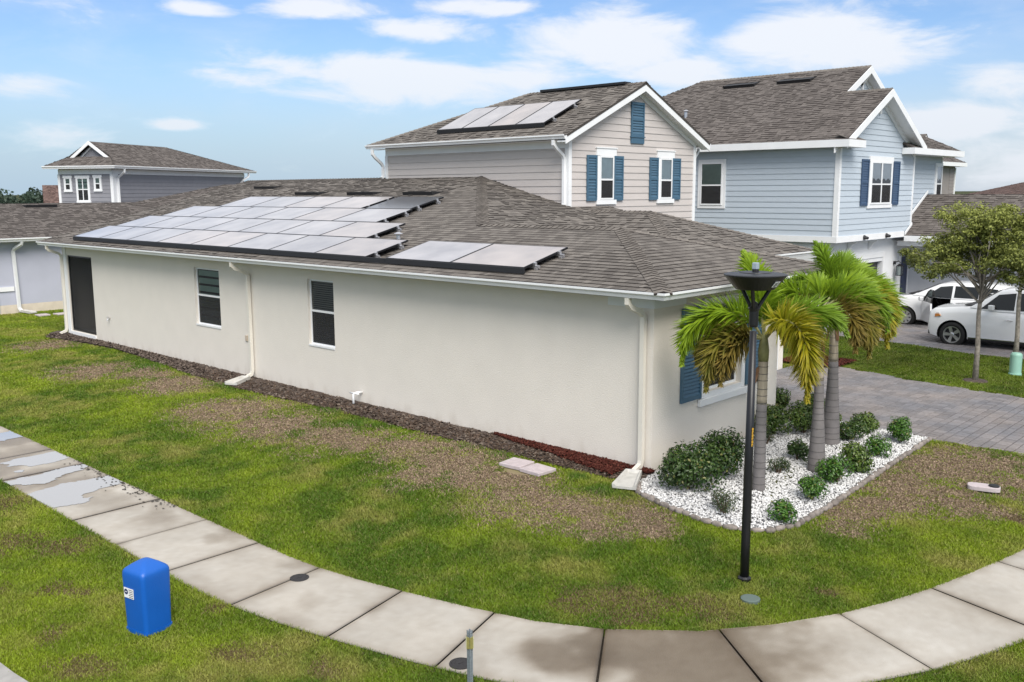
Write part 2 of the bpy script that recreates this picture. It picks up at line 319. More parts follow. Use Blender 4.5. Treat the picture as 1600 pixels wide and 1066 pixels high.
def shingle_mat(name, island, a=(.108, .097, .088), b=(.198, .180, .162)):
    m = mat(name, a, .95, 0, 1, .6, 120, spec=.15, bdist=.01)
    t = m.node_tree; bs = t.nodes['Principled BSDF']; geo = t.nodes.new('ShaderNodeNewGeometry')
    src = geo.outputs['Random Per Island'] if island else t.nodes.new('ShaderNodeObjectInfo').outputs['Random']
    cr = t.nodes.new('ShaderNodeValToRGB'); e = cr.color_ramp.elements
    e[0].color = a+(1,); e[1].color = b+(1,); e.new(.35).color = tuple(.6*p+.4*q for p, q in zip(a, b))+(1,); e.new(.7).color = tuple(.35*p+.65*q*1.02 for p, q in zip(a, b))+(1,)
    t.links.new(src, cr.inputs[0])
    n = t.nodes.new('ShaderNodeTexNoise'); n.inputs['Scale'].default_value = 26; n.inputs['Detail'].default_value = 3; t.links.new(geo.outputs['Position'], n.inputs['Vector'])
    n2 = t.nodes.new('ShaderNodeTexNoise'); n2.inputs['Scale'].default_value = .5; n2.inputs['Detail'].default_value = 4; t.links.new(geo.outputs['Position'], n2.inputs['Vector'])
    ad = t.nodes.new('ShaderNodeMath'); ad.operation = 'ADD'; t.links.new(n.outputs['Fac'], ad.inputs[0]); t.links.new(n2.outputs['Fac'], ad.inputs[1])
    r = t.nodes.new('ShaderNodeMapRange'); r.inputs['From Min'].default_value = .6; r.inputs['From Max'].default_value = 1.4; r.inputs['To Min'].default_value = .84; r.inputs['To Max'].default_value = 1.16; t.links.new(ad.outputs[0], r.inputs['Value'])
    x = t.nodes.new('ShaderNodeMix'); x.data_type = 'RGBA'; x.blend_type = 'MULTIPLY'; x.inputs['Factor'].default_value = 1
    t.links.new(cr.outputs[0], x.inputs['A']); t.links.new(r.outputs[0], x.inputs['B']); t.links.new(x.outputs['Result'], bs.inputs['Base Color'])
    return m
M['shingle'] = shingle_mat('weathered_shingle', False); M['shingle_many'] = shingle_mat('weathered_shingles', True)
M['shingle_dark'] = shingle_mat('brown_grey_shingles', True, (.090, .079, .073), (.155, .138, .127))
M['shingle_brown'] = shingle_mat('reddish_brown_shingles', True, (.08, .052, .045), (.17, .115, .10))
M['cap'] = mat('ridge_cap_shingle', (.165, .148, .132), .95, .2, 20, .5, 120, rand=.22, spec=.15)
M['butt'] = mat('asphalt_shingle_edge', (.030, .025, .023), .95)
M['black'] = mat('black_metal', (.008, .008, .010), .38, .1, 5, spec=.5)
M['blackmatte'] = mat('black_plastic', (.012, .012, .014), .6)
M['dark'] = mat('dark_interior', (.012, .012, .013), .9)
M['room'] = mat('dim_room', (.5, .48, .45), .9)
M['alu'] = mat('bare_aluminium', (.6, .6, .62), .35, metal=.8)
M['galv'] = mat('galvanised_steel', (.30, .34, .38), .5, .15, 30, metal=.4)
M['glass'] = glass('window_glass', (.72, .78, .76), 1.1); M['carglass'] = glass('car_glass', (.10, .12, .12), 1.3)
M['upperglass'] = glass('sky_lit_glass', (.82, .86, .87), 1.0)
M['blind'] = mat('blind_slats', (.32, .33, .32), .6); M['blinddark'] = mat('dark_blind_slats', (.24, .22, .21), .6)
M['blindgreen'] = mat('green_grey_shade', (.36, .44, .38), .7, .06, 9); M['curtain'] = mat('white_curtain', (.78, .78, .82), .8)
M['screen'] = mat('insect_screen', (.014, .014, .016), .8)
_t = M['screen'].node_tree; _tr = _t.nodes.new('ShaderNodeBsdfTransparent'); _m = _t.nodes.new('ShaderNodeMixShader'); _m.inputs[0].default_value = .5
_t.links.new(_tr.outputs[0], _m.inputs[1]); _t.links.new(_t.nodes['Principled BSDF'].outputs[0], _m.inputs[2]); _t.links.new(_m.outputs[0], _t.nodes['Material Output'].inputs[0])
M['sashscreen'] = mat('sash_screen', (.03, .03, .032), .8)
_t = M['sashscreen'].node_tree; _tr = _t.nodes.new('ShaderNodeBsdfTransparent'); _m = _t.nodes.new('ShaderNodeMixShader'); _m.inputs[0].default_value = .5
_t.links.new(_tr.outputs[0], _m.inputs[1]); _t.links.new(_t.nodes['Principled BSDF'].outputs[0], _m.inputs[2]); _t.links.new(_m.outputs[0], _t.nodes['Material Output'].inputs[0])
M['paleshade'] = mat('pale_translucent_shade', (.70, .77, .80), .8, .05, 6)
M['navydoor'] = mat('navy_door_paint', (.022, .035, .085), .4)
M['concrete_block'] = mat('pale_concrete', (.50, .49, .46), .85, .12, 7, .3, 60)
M['pinkpaver'] = mat('pinkish_stepping_stone', (.47, .41, .42), .8, .10, 9, .3, 60)

# ------------------------------------------------------------------ building helpers
def interval(poly, d):
    xs = []
    for i in range(len(poly)):
        (u0, d0), (u1, d1) = poly[i], poly[(i+1) % len(poly)]
        if (d0 <= d) != (d1 <= d): xs.append(u0+(u1-u0)*(d-d0)/(d1-d0))
    return (min(xs), max(xs)) if len(xs) >= 2 else None
TABW = (.11, .15, .20, .26)
_tab_cache = {}
def tab_geo(wd, ln, t):
    return [(0, 0, -.006), (wd, 0, -.006), (0, 0, t), (wd, 0, t), (0, ln, .003), (wd, ln, .003)], [(2, 3, 5, 4), (0, 1, 3, 2), (0, 2, 4), (1, 5, 3)]
def tab_mesh(i, mt):
    k = (i, mt.name)
    if k not in _tab_cache:
        vs, fs = tab_geo(TABW[i]-.006, EXPO+.012, .018); mb = MB(); mb.add(vs, fs[:1]); mb.add(vs, fs[1:], 1); _tab_cache[k] = mb.mesh('shingle', [mt, M['butt']])
    return _tab_cache[k]
EXPO = .165
def roof_slope(parent, pts, near=None, avoid=None, mt='shingle_many', name='roof_slope', expo=None, seed=1):
    """pts: polygon in 3D, first edge is the eave. Builds the deck, then the shingle courses. Returns tab list for the near pieces."""
    ex = expo or EXPO; R = random.Random(seed); p = [V(q) for q in pts]
    u = (p[1]-p[0]).normalized(); n = None
    for q in p[2:]:
        n = u.cross(q-p[0])
        if n.length > 1e-3: break
    n.normalize()
    if n.z < 0: n = -n
    vdir = n.cross(u);
    if vdir.z < 0: vdir = -vdir
    deck = MB(); deck.prism([q-n*.004 for q in p], -n*.05); d_ = deck.build(name, M['deck'], parent)
    poly = [((q-p[0]).dot(u), (q-p[0]).dot(vdir)) for q in p]; dm = max(b for a, b in poly)
    flip = u.cross(vdir).dot(n) < 0
    mb = MB(); singles = []; k = 0; d = -.012
    while d < dm-.03:
        iv = interval(poly, min(max(d+ex*.5, .01), dm-.01))
        if iv:
            iv2 = interval(poly, min(d+ex, dm-.004)); a, b = iv; x = a-.0; off = R.random()*.3; first = True
            while x < b-.02:
                i = R.randrange(4); wd = TABW[i]
                full = True
                if first: wd = max(.06, wd-off); first = False; full = False
                if x+wd > b-.03: wd = b-x; full = False
                O = p[0]+u*x+vdir*d
                t = R.choice((.008, .010, .022, .026)); xm = x+wd/2; lim = min(ex+.012, dm-d)
                if iv2 is None or not (iv2[0]-.02 <= xm <= iv2[1]+.02): lim = min(lim, ex*.55)
                if lim < ex*.9: full = False
                if full and near is not None and near(O): singles.append((O, i, u, vdir, n))
                elif not (avoid and avoid(O)):
                    vs, fs = tab_geo(wd-.004, lim, t)
                    if flip: fs = [f[::-1] for f in fs]
                    pp = [O+u*q[0]+vdir*q[1]+n*q[2] for q in vs]; b0_ = len(mb.v); mb.add(pp, fs); mb.m[-3:] = [1, 1, 1]
                x += wd
        d += ex; k += 1
    if mb.v: mb.build('shingle_courses', [M[mt], M['butt']], parent, kind='stuff')
    return singles
def place_singles(parent, singles, limit):
    singles.sort(key=lambda s: (s[0]-CAM).length)
    rest = MB()
    for j, (O, i, u, v, n) in enumerate(singles):
        if j < limit:
            Mx = Matrix(((u.x, v.x, n.x, O.x), (u.y, v.y, n.y, O.y), (u.z, v.z, n.z, O.z), (0, 0, 0, 1)))
            piece('shingle', tab_mesh(i, M['shingle']), Mx, parent)
        else:
            vs, fs = tab_geo(TABW[i]-.004, EXPO+.012, .012)
            rest.add([O+u*q[0]+v*q[1]+n*q[2] for q in vs], fs); rest.m[-3:] = [1, 1, 1]
    if rest.v: rest.build('shingle_courses', [M['shingle_many'], M['butt']], parent, kind='stuff')
def ridge_caps(parent, P, Q, s1, s2, single=True, half=.15, mt=None):
    P, Q = V(P), V(Q); t = (Q-P); ln = t.length; t.normalize(); s1 = V(s1).normalized(); s2 = V(s2).normalized(); upv = V((0, 0, 1))
    upv = (upv-t*upv.dot(t)).normalized(); all_ = MB(); x = 0
    while x < ln-.02:
        e = min(x+.2, ln); a = P+t*x; b = P+t*e; mb = MB()
        vs = [a+s1*half+upv*.026, a+upv*.038, a+s2*half+upv*.026, b+s1*half+upv*.012, b+upv*.02, b+s2*half+upv*.012, a+s1*half-upv*.01, a+upv*.0, a+s2*half-upv*.01]
        fs = [(0, 1, 4, 3), (1, 2, 5, 4), (6, 7, 1, 0), (7, 8, 2, 1), (6, 0, 3), (8, 5, 2)]
        if single: mb.add(vs, fs); mb.m[2:] = [1]*4; mb.build('ridge_cap', [mt or M['cap'], M['butt']], parent)  # side faces dark too, painting the cap's shadow line
        else: all_.add(vs, fs)
        x += EXPO
    if not single and all_.v: all_.build('ridge_cap_row', mt or M['cap'], parent, kind='stuff')
def gutter(parent, P, Q, out, h=.12, d=.12, mt='white', name='gutter', mP=0, mQ=0):
    """K-profile gutter from P to Q (its top back edge), out = horizontal direction away from the house"""
    P, Q, out = V(P), V(Q), V(out); z = V((0, 0, 1))
    prof = [(0, 0), (0, -h), (d*.55, -h), (d*.72, -h*.55), (d, -h*.3), (d, 0), (d-.018, 0), (d-.018, -h*.28), (d*.6, -h*.55), (.012, -h*.6), (.012, 0)]
    mb = MB(); t = (Q-P).normalized(); k = len(prof); a = [P+out*x+z*y-t*x*mP for x, y in prof]; b = [Q+out*x+z*y+t*x*mQ for x, y in prof]
    fs = [(i, (i+1) % k, k+(i+1) % k, k+i) for i in range(k)]
    if not mP: fs.append(tuple(range(k))[::-1])
    if not mQ: fs.append(tuple(range(k, 2*k)))
    mb.add(a+b, fs); return mb.build(name, M[mt], parent)
def downspout(parent, pts, out, mt='cream', r=.058):
    mb = MB(); mb.tube(pts, r, 4, rot=math.pi/4, ref=out); return mb.build('downspout', M[mt], parent)
def siding(parent, O, u, n, z0, z1, lo, hi, mt, expo=.2):
    O, u, n = V(O), V(u), V(n); zz = V((0, 0, 1)); z = z0
    while z < z1-.02:
        t = min(z+expo, z1); l0, l1, h0, h1 = lo(z), lo(t), hi(z), hi(t)
        if h0-l0 > .05:
            if h1 < l1: h1 = l1 = (h1+l1)/2
            A = O+zz*z; B = O+zz*t; mb = MB()
            vs = [A+u*l0+n*.024, A+u*h0+n*.024, B+u*h1+n*.006, B+u*l1+n*.006, A+u*l0-n*.01, A+u*h0-n*.01, B+u*h1-n*.01, B+u*l1-n*.01]
            mb.add(vs, [(0, 1, 2, 3), (4, 5, 1, 0), (4, 0, 3, 7), (1, 5, 6, 2), (3, 2, 6, 7)]); mb.build('siding_board', M[mt], parent)
        z = t
def slab_wall(parent, O, u, n, w_, h_, openings, mt, depth=.14, name='wall', z0=0.0):
    """wall face of w x h with rectangular openings (a0,a1,b0,b1) and their reveals"""
    O, u, n = V(O), V(u), V(n); z = V((0, 0, 1)); mb = MB()
    us = sorted({0, w_}|{o[0] for o in openings}|{o[1] for o in openings}); bs = sorted({z0, h_}|{o[2] for o in openings}|{o[3] for o in openings})
    for a0, a1 in zip(us[:-1], us[1:]):
        for b0, b1 in zip(bs[:-1], bs[1:]):
            ca, cb = (a0+a1)/2, (b0+b1)/2
            if any(o[0] < ca < o[1] and o[2] < cb < o[3] for o in openings): continue
            mb.quad(O+u*a0+z*b0, O+u*a1+z*b0, O+u*a1+z*b1, O+u*a0+z*b1)
    for a0, a1, b0, b1 in openings:
        c = [O+u*a0+z*b0, O+u*a1+z*b0, O+u*a1+z*b1, O+u*a0+z*b1]
        for i in range(4): mb.quad(c[i], c[(i+1) % 4], c[(i+1) % 4]-n*depth, c[i]-n*depth)
    return mb.build(name, M[mt], parent)
def window(parent, O, u, n, wd, ht, off=.03, fr=.055, rail=.5, cols=1, blind='blind', slats=22, gl='glass', backing=True, upper_cover=None, frame='white', lower_screen=True, upper_shade=None):
    """O: lower corner of the opening on the wall face; the frame starts at depth off along n"""
    O, u, n = V(O)+V(n)*off, V(u), V(n); z = V((0, 0, 1)); mb = MB()
    th = .03
    mb.obox(O, u, z, n, 0, wd, 0, fr, 0, th); mb.obox(O, u, z, n, 0, wd, ht-fr, ht, 0, th)
    mb.obox(O, u, z, n, 0, fr, fr, ht-fr, 0, th); mb.obox(O, u, z, n, wd-fr, wd, fr, ht-fr, 0, th)
    for c in range(1, cols): mb.obox(O, u, z, n, wd*c/cols-fr*.7, wd*c/cols+fr*.7, fr, ht-fr, 0, th)
    zr = ht*rail; W_ = wd/cols
    for c in range(cols): mb.obox(O, u, z, n, c*W_+(fr if c == 0 else fr*.7), (c+1)*W_-(fr if c == cols-1 else fr*.7), zr-.025, zr+.025, 0, th+.006)
    wo = mb.build('window', M[frame], parent)
    for c in range(cols):
        a0 = c*W_+fr*.7; a1 = (c+1)*W_-fr*.7
        for z0, z1, dn in ((fr*.8, zr-.02, .008), (zr+.02, ht-fr*.8, .016)):
            p = MB(); q_ = [O+u*a0+z*z0+n*dn, O+u*a1+z*z0+n*dn, O+u*a1+z*z1+n*dn, O+u*a0+z*z1+n*dn]
            if (q_[1]-q_[0]).cross(q_[2]-q_[0]).dot(n) < 0: q_ = q_[::-1]
            p.quad(*q_); p.build('pane', M[gl], wo)
        if blind:
            bb = MB(); hh = ht-2*fr; sp = hh/slats
            for k in range(slats):
                zz_ = fr+sp*(k+.5); A = O+u*a0+z*(zz_-sp*.36)+n*(-.008); B = O+u*a1+z*(zz_-sp*.36)+n*(-.008); up_ = z*(sp*.72)-n*.006
                bb.quad(A, B, B+up_, A+up_)
            bb.build('window_blind', M[blind], wo)
    if lower_screen:
        for c in range(cols):
            p = MB(); p.obox(O, u, z, n, c*W_+fr*.7, (c+1)*W_-fr*.7, fr*.8, zr-.02, .019, .022); p.build('insect_screen', M['sashscreen'], wo)
    if upper_shade:
        p = MB(); p.obox(O, u, z, n, fr*.6, wd-fr*.6, zr, ht-fr*.6, -.012, -.008); p.build('window_shade', M[upper_shade], wo)
    if upper_cover:
        for c in range(cols):
            p = MB(); a0 = c*W_+fr*.8; a1 = (c+1)*W_-fr*.8
            pts = [O+u*(a0+(a1-a0)*i/10)+z*(zr+.12+.09*abs(math.sin(i/10*math.pi*2)))-n*.006 for i in range(11)]; tp = [O+u*(a0+(a1-a0)*i/10)+z*(ht-fr)-n*.006 for i in range(11)]
            for i in range(10): p.quad(pts[i], pts[i+1], tp[i+1], tp[i])
            p.build('curtain', M[upper_cover], wo)
    if backing:
        p = MB(); p.obox(O, u, z, n, fr*.5, wd-fr*.5, fr*.5, ht-fr*.5, -.022, -.018); p.build('window_backing', M['dark'], wo)
    return wo
def shutter(parent, O, u, n, wd, ht, mt, singles=False, pitch_=.062, arch=False):
    O, u, n = V(O), V(u), V(n); z = V((0, 0, 1)); s = .055; mb = MB()
    mb.obox(O, u, z, n, 0, s, 0, ht, .004, .045); mb.obox(O, u, z, n, wd-s, wd, 0, ht, .004, .045)
    for a, b in ((0, .09), (ht*.5-.04, ht*.5+.04), (ht-.08, ht)): mb.obox(O, u, z, n, s, wd-s, a, b, .004, .042)
    mb.obox(O, u, z, n, s, wd-s, .09, ht-.08, .002, .010)
    so = mb.build('shutter', M[mt], parent); allb = MB()
    for a, b in ((.09, ht*.5-.04), (ht*.5+.04, ht-.08)):
        k = max(3, int((b-a)/pitch_)); st = (b-a)/k
        for i in range(k):
            q = MB() if singles else allb; zz_ = a+st*i; A = O+z*zz_
            q.add([A+u*s+n*.036, A+u*(wd-s)+n*.036, A+u*(wd-s)+n*.014+z*st*.92, A+u*s+n*.014+z*st*.92, A+u*s+n*.012, A+u*(wd-s)+n*.012], [(0, 1, 2, 3), (4, 5, 1, 0), (0, 3, 4), (1, 5, 2)])
            if singles: q.build('louvre', M[mt], so)
    if not singles: allb.build('louvre_panel', M[mt], so, kind='stuff')
    return so
def roof_vent(parent, C, u, v, n, wd=1.25, ln=.42, h=.13):
    """low black off-ridge vent: raised hood, open dark front"""
    C, u, v, n = V(C), V(u), V(v), V(n); mb = MB()
    vs = [C-u*wd/2, C+u*wd/2, C-u*wd/2+n*h, C+u*wd/2+n*h, C-u*(wd/2+.05)+v*ln, C+u*(wd/2+.05)+v*ln]
    mb.add(vs, [(0, 1, 3, 2), (2, 3, 5, 4), (0, 2, 4), (1, 5, 3)]); return mb.build('roof_vent', M['blackmatte'], parent)

# ------------------------------------------------------------------ the cottage
UX, UY, UZ = V((1, 0, 0)), V((0, 1, 0)), V((0, 0, 1))
house = empty('cottage', (6, 10, 0), 'cream stucco cottage with solar panels, blue shutters and a beige sided upper storey', 'house')
s = .2524; E = .55; ZE = 3.2; LEN = 24.2
zl = lambda x: ZE+s*(x+E)
# walls
W1 = (13.98, 15.30, 1.19, 2.78); W2 = (8.90, 9.93, 1.19, 2.78); DOOR = (21.92, 23.82, .19, 2.75)
slab_wall(house, (0, LEN, 0), -UY, -UX, LEN, 3.06, [(LEN-W1[1], LEN-W1[0], W1[2], W1[3]), (LEN-W2[1], LEN-W2[0], W2[2], W2[3]), (LEN-DOOR[1], LEN-DOOR[0], DOOR[2], DOOR[3])], 'stucco', .12, z0=-.15)
FW = (1.6, 2.94, 1.17, 2.78)
slab_wall(house, (0, 0, 0), UX, -UY, 4.41, 3.06, [FW], 'stucco', .15, z0=-.15)
mb = MB(); mb.quad((4.41, 0, -.15), (4.41, 5, -.15), (4.41, 5, 3.06), (4.41, 0, 3.06)); mb.build('wall', M['stucco'], house)
mb = MB(); mb.quad((0, LEN, -.15), (15, LEN, -.15), (15, LEN, 3.06), (7.5, LEN, 4.9), (0, LEN, 3.06)); mb.build('wall', M['stucco'], house)
mb = MB(); mb.quad((15, LEN, -.15), (15, 8.2, -.15), (15, 8.2, 3.06), (15, LEN, 3.06)); mb.build('wall', M['stucco'], house)
mb = MB(); mb.box(4.41, 6.2, 4.9, 5.0, -.1, 3.1); mb.build('wall', M['stucco'], house)
mb = MB(); mb.quad((5.45, 3.02, -.1), (10.62, 3.02, -.1), (10.62, 3.02, 3.06), (5.45, 3.02, 3.06)); mb.quad((10.62, 3.02, -.1), (10.62, 8.2, -.1), (10.62, 8.2, 3.06), (10.62, 3.02, 3.06)); mb.quad((5.45, 5, -.1), (5.45, 3.02, -.1), (5.45, 3.02, 3.06), (5.45, 5, 3.06)); mb.build('garage_wall', M['stucco'], house)
mb = MB()
gd = MB(); gd.obox((5.9, 3.0, 0), UX, UZ, -UY, -.08, 4.38, -.02, 2.35, 0, .012); gdo = gd.build('garage_door', M['white'], house)
for k in range(4):
    for c in range(4):
        p = MB(); p.obox((5.9+c*1.07, 2.985, .06+k*.57), UX, UZ, -UY, .06, 1.0, .06, .50, .005, .025); p.build('door_panel', M['white'], gdo)
# lanai behind the screen
mb = MB(); mb.quad((.14, LEN-.1, .17), (4, LEN-.1, .17), (4, 19.5, .17), (.14, 19.5, .17)); mb.build('porch_floor', M['concrete_block'], house)
mb = MB(); mb.quad((.14, 19.5, .17), (4, 19.5, .17), (4, 19.5, 3), (.14, 19.5, 3)); mb.quad((4, 19.5, .17), (4, LEN-.1, .17), (4, LEN-.1, 3), (4, 19.5, 3)); mb.quad((.14, 19.5, 3.0), (4, 19.5, 3.0), (4, LEN-.1, 3.0), (.14, LEN-.1, 3.0)); mb.build('porch_wall', M['room'], house)
mb = MB(); mb.box(1.2, 1.9, 21.2, 22.9, .18, .75); mb.build('porch_bench', M['dark'], house)
mb = MB(); mb.obox((-.0, DOOR[0], DOOR[2]), UY, UZ, -UX, .0, 1.9, 0, 2.56, -.055, -.045); scr = mb.build('screen_panel', M['screen'], house)
fr = MB()
for a, b, c, d in ((0, .06, 0, 2.56), (1.84, 1.9, 0, 2.56), (.06, 1.84, 0, .05), (.06, 1.84, 2.51, 2.56)): fr.obox((0, DOOR[0], DOOR[2]), UY, UZ, -UX, a, b, c, d, -.07, -.03)
fr.build('screen_frame', M['black'], scr)
mb = MB(); mb.box(-.035, -.004, 23.86, 24.06, .02, 3.02); mb.build('corner_trim', M['white'], house)
mb = MB(); mb.box(-.05, .0-.004, DOOR[0]-.02, DOOR[1]+.02, .02, .17); mb.build('door_sill', M['white'], house)
# windows of the long wall
w1 = window(house, (0, W1[0], W1[2]), UY, -UX, W1[1]-W1[0], W1[3]-W1[2], -.10, .05, .52, 1, 'blindgreen', 7)
w2 = window(house, (0, W2[0], W2[2]), UY, -UX, W2[1]-W2[0], W2[3]-W2[2], -.10, .05, .52, 1, 'blinddark', 30)
for ww in (W1, W2):
    mb = MB(); mb.box(-.02, .10, ww[0]+.01, ww[1]-.01, ww[2]-.02, ww[2]+.015); mb.build('window_sill', M['white'], house)
# front window, trim, shutters
wf = window(house, (FW[0], 0, FW[2]), UX, -UY, FW[1]-FW[0], FW[3]-FW[2], -.13, .05, .52, 1, 'blinddark', 26)
gm = MB()
for i in (1, 2): gm.obox((FW[0], 0, FW[2]), UX, UZ, -UY, (FW[1]-FW[0])*i/3-.006, (FW[1]-FW[0])*i/3+.006, .05, 1.56, -.122, -.118)
for zz_ in (.3, .55, 1.05, 1.3): gm.obox((FW[0], 0, FW[2]), UX, UZ, -UY, .05, 1.29, zz_-.006, zz_+.006, -.1225, -.1185)
gm.build('window_grid', M['alu'], wf)
for nm, b in (('window_trim', (1.50, 1.60, 1.08, 2.90)), ('window_trim', (2.94, 3.05, 1.08, 2.90)), ('window_trim', (1.60, 2.94, 2.78, 2.90))):
    mb = MB(); mb.box(b[0], b[1], -.035, -.002, b[2], b[3]); mb.build(nm, M['white'], house, bevel=.006)
mb = MB(); mb.box(1.42, 3.14, -.075, -.002, .945, 1.075); mb.build('window_sill', M['white'], house, bevel=.01)
mb = MB(); mb.box(1.60, 2.94, -.03, .12, 1.078, 1.168); mb.build('window_sill', M['white'], house)
shutter(house, (.83, -.002, 1.10), UX, -UY, .66, 1.68, 'shutter', True)
shutter(house, (3.07, -.002, 1.10), UX, -UY, .62, 1.68, 'shutter', True)
mb = MB(); mb.box(-.02, -.003, 0.0, .95, 2.86, 3.05); mb.box(-.02, .95, -.02, -.003, 2.86, 3.05); mb.build('corner_block', M['white'], house)
# soffit, gutters, downspouts
mb = MB(); mb.quad((-.5, -.5, 3.07), (-.5, 24.7, 3.07), (.02, 24.7, 3.07), (.02, -.5, 3.07)); mb.quad((.02, -.5, 3.07), (.02, .02, 3.07), (6, .02, 3.07), (6, -.5, 3.07)); mb.build('soffit', M['cream'], house)
gutter(house, (-.5, -.5, 3.205), (-.5, 24.75, 3.205), -UX, mP=1)
gutter(house, (-.5, -.5, 3.205), (6.0, -.5, 3.205), -UY, mP=1)
gutter(house, (4.83, 2.53, 3.205), (11.1, 2.53, 3.205), -UY, mQ=1)
gutter(house, (11.1, 2.53, 3.205), (11.1, 8.1, 3.205), UX, mP=1)
mb = MB(); mb.quad((4.9, 2.5, 3.08), (11.1, 2.5, 3.08), (11.1, 3.05, 3.08), (4.9, 3.05, 3.08)); mb.build('soffit', M['cream'], house)
gs = MB()
for k in range(38):
    y = -.1+k*.64+random.uniform(-.12, .12); gs.box(-.60, -.565, y, y+.035, 3.200, 3.215)
gs.build('gutter_clips', M['dark'], house, kind='stuff')
for y, x0 in ((12.42, 0), (.16, 0), (24.12, 0)):
    zb = .10
    downspout(house, [(-.52, y, 3.08), (-.52, y, 2.98), (-.46, y+.0, 2.92), (-.14, y, 2.80), (-.075, y, 2.72), (-.075, y, zb+.14), (-.10, y, zb+.05), (-.30, y, zb-.03)], UY, 'cream')
# wall fittings
mb = MB(); mb.tube([(-.005, 20.82, .86), (-.06, 20.82, .86), (-.10, 20.82, .80)], .022, 8); mb.lathe([(.045, 0), (.045, .012)], (-.07, 20.82, .90), 10); mb.build('hose_bib', M['alu'], house)
mb = MB(); mb.box(-.035, -.002, 12.66, 12.76, .98, 1.13); mb.build('outlet_cover', mat('beige_plastic', (.5, .42, .33), .5), house, bevel=.008)
mb = MB(); mb.tube([(-.005, 7.93, .30), (-.16, 7.95, .31), (-.22, 7.97, .28), (-.22, 7.97, -.02)], .028, 8); mb.tube([(-.2, 7.80, .30), (-.2, 8.12, .30)], .02, 8); mb.build('drain_pipe', M['white'], house, smooth=True)

# roof
A = (-E, -E, ZE); B = (2.73, 2.73, zl(2.73)); Cc = (2.73, 6.73, zl(2.73)); Dd = (7.6, 11.6, zl(7.6)); F1 = (7.6, 24.78, zl(7.6)); G1 = (-E, 24.78, ZE)
def covered(O):
    x, y = O.x, O.y
    return (-.1 < x < .95 and 7.5 < y < 22.4) or (-.05 < x < .9 and 3.0 < y < 6.6) or (1.1 < x < 2.2 and 9.2 < y < 22) or (2.4 < x < 3.5 and 10.4 < y < 21.2) or (3.7 < x < 4.8 and 10.5 < y < 19.6)
sing = []
sing += roof_slope(house, [G1, A, B, Cc, Dd, F1], near=lambda O: O.y < 11 and not covered(O), avoid=covered, seed=3)
sing += roof_slope(house, [A, (6.01, -E, ZE), B], near=lambda O: True, seed=4)
sing += roof_slope(house, [(6.01, -E, ZE), (6.01, 3.45, ZE), Cc, B], seed=5)
zm = lambda y: ZE+s*(y-3.45)
roof_slope(house, [(2.4, 3.45, ZE), (9.4, 3.45, ZE), (9.4, 8.15, zm(8.15)), (7.6, 8.15, zm(8.15)), (7.6, 11.6, zm(11.6)), (2.73, 6.73, zm(6.73)), (6.01, 3.46, ZE+.001)], near=None, seed=6, name='roof_slope') if False else roof_slope(house, [(6.0, 3.45, ZE), (9.4, 3.45, ZE), (9.4, 8.12, zm(8.12)), (7.59, 8.12, zm(8.12)), (7.59, 11.59, zm(11.59)), Cc], seed=6)
gz_ = lambda x: 3.2+(x-4.83)/3
Ap = (7.99, 5.64, 4.253); Ab = (7.99, 8.14, 4.253)
sing2 = roof_slope(house, [(4.83, 2.48, 3.2), (11.15, 2.48, 3.2), Ap], near=None, seed=7)
roof_slope(house, [(4.83, 8.14, 3.2), (4.83, 2.48, 3.2), Ap, Ab], seed=8)
roof_slope(house, [(11.15, 2.48, 3.2), (11.15, 8.14, 3.2), Ab, Ap], seed=9)
roof_slope(house, [(15.75, 16.2, ZE), (15.75, 24.78, ZE), F1, (7.6, 16.2, zl(7.6))], seed=10)
place_singles(house, sing, 300)
def cap(P, Q, n1, n2, single=True):
    t = (V(Q)-V(P)).normalized(); a = t.cross(V(n1)).normalized(); b = t.cross(V(n2)).normalized()
    if a.z > 0: a = -a
    if b.z > 0: b = -b
    ridge_caps(house, P, Q, a, b, single)
nL = V((-s, 0, 1)); nF = V((0, -s, 1)); nR = V((s, 0, 1)); nG = V((0, -1/3, 1)); nGl = V((-1/3, 0, 1)); nGr = V((1/3, 0, 1))
cap(A, B, nL, nF); cap(B, Cc, nL, nR); cap(Cc, Dd, nL, nF); cap((6.01, -E, ZE), B, nR, nF)
cap((4.83+.6, 3.08, 3.4), Ap, nGl, nG); cap((11.15, 2.48, 3.2), Ap, nGr, nG); cap(Ap, Ab, nGl, nGr)
ridge_caps(house, (7.6, 16.1, zl(7.6)), F1, V((-1, 0, -s)), V((1, 0, -s)))
for y0, x0 in ((16.95, 5.4), (14.1, 5.4), (11.4, 5.4), (20.9, 6.3)):
    roof_vent(house, (x0, y0+.65, zl(x0)+.01), -UY, V((1, 0, s)).normalized(), nL.normalized(), 1.3, .42, .10)
mb = MB(); mb.tube([(1.32, 8.1, zl(1.32)), (1.32, 8.1, zl(1.32)+.16)], .05, 8); mb.lathe([(.09, 0), (.11, .02), (.03, .06)], (1.32, 8.1, zl(1.32)+.15), 10); mb.build('vent_pipe', M['alu'], house)

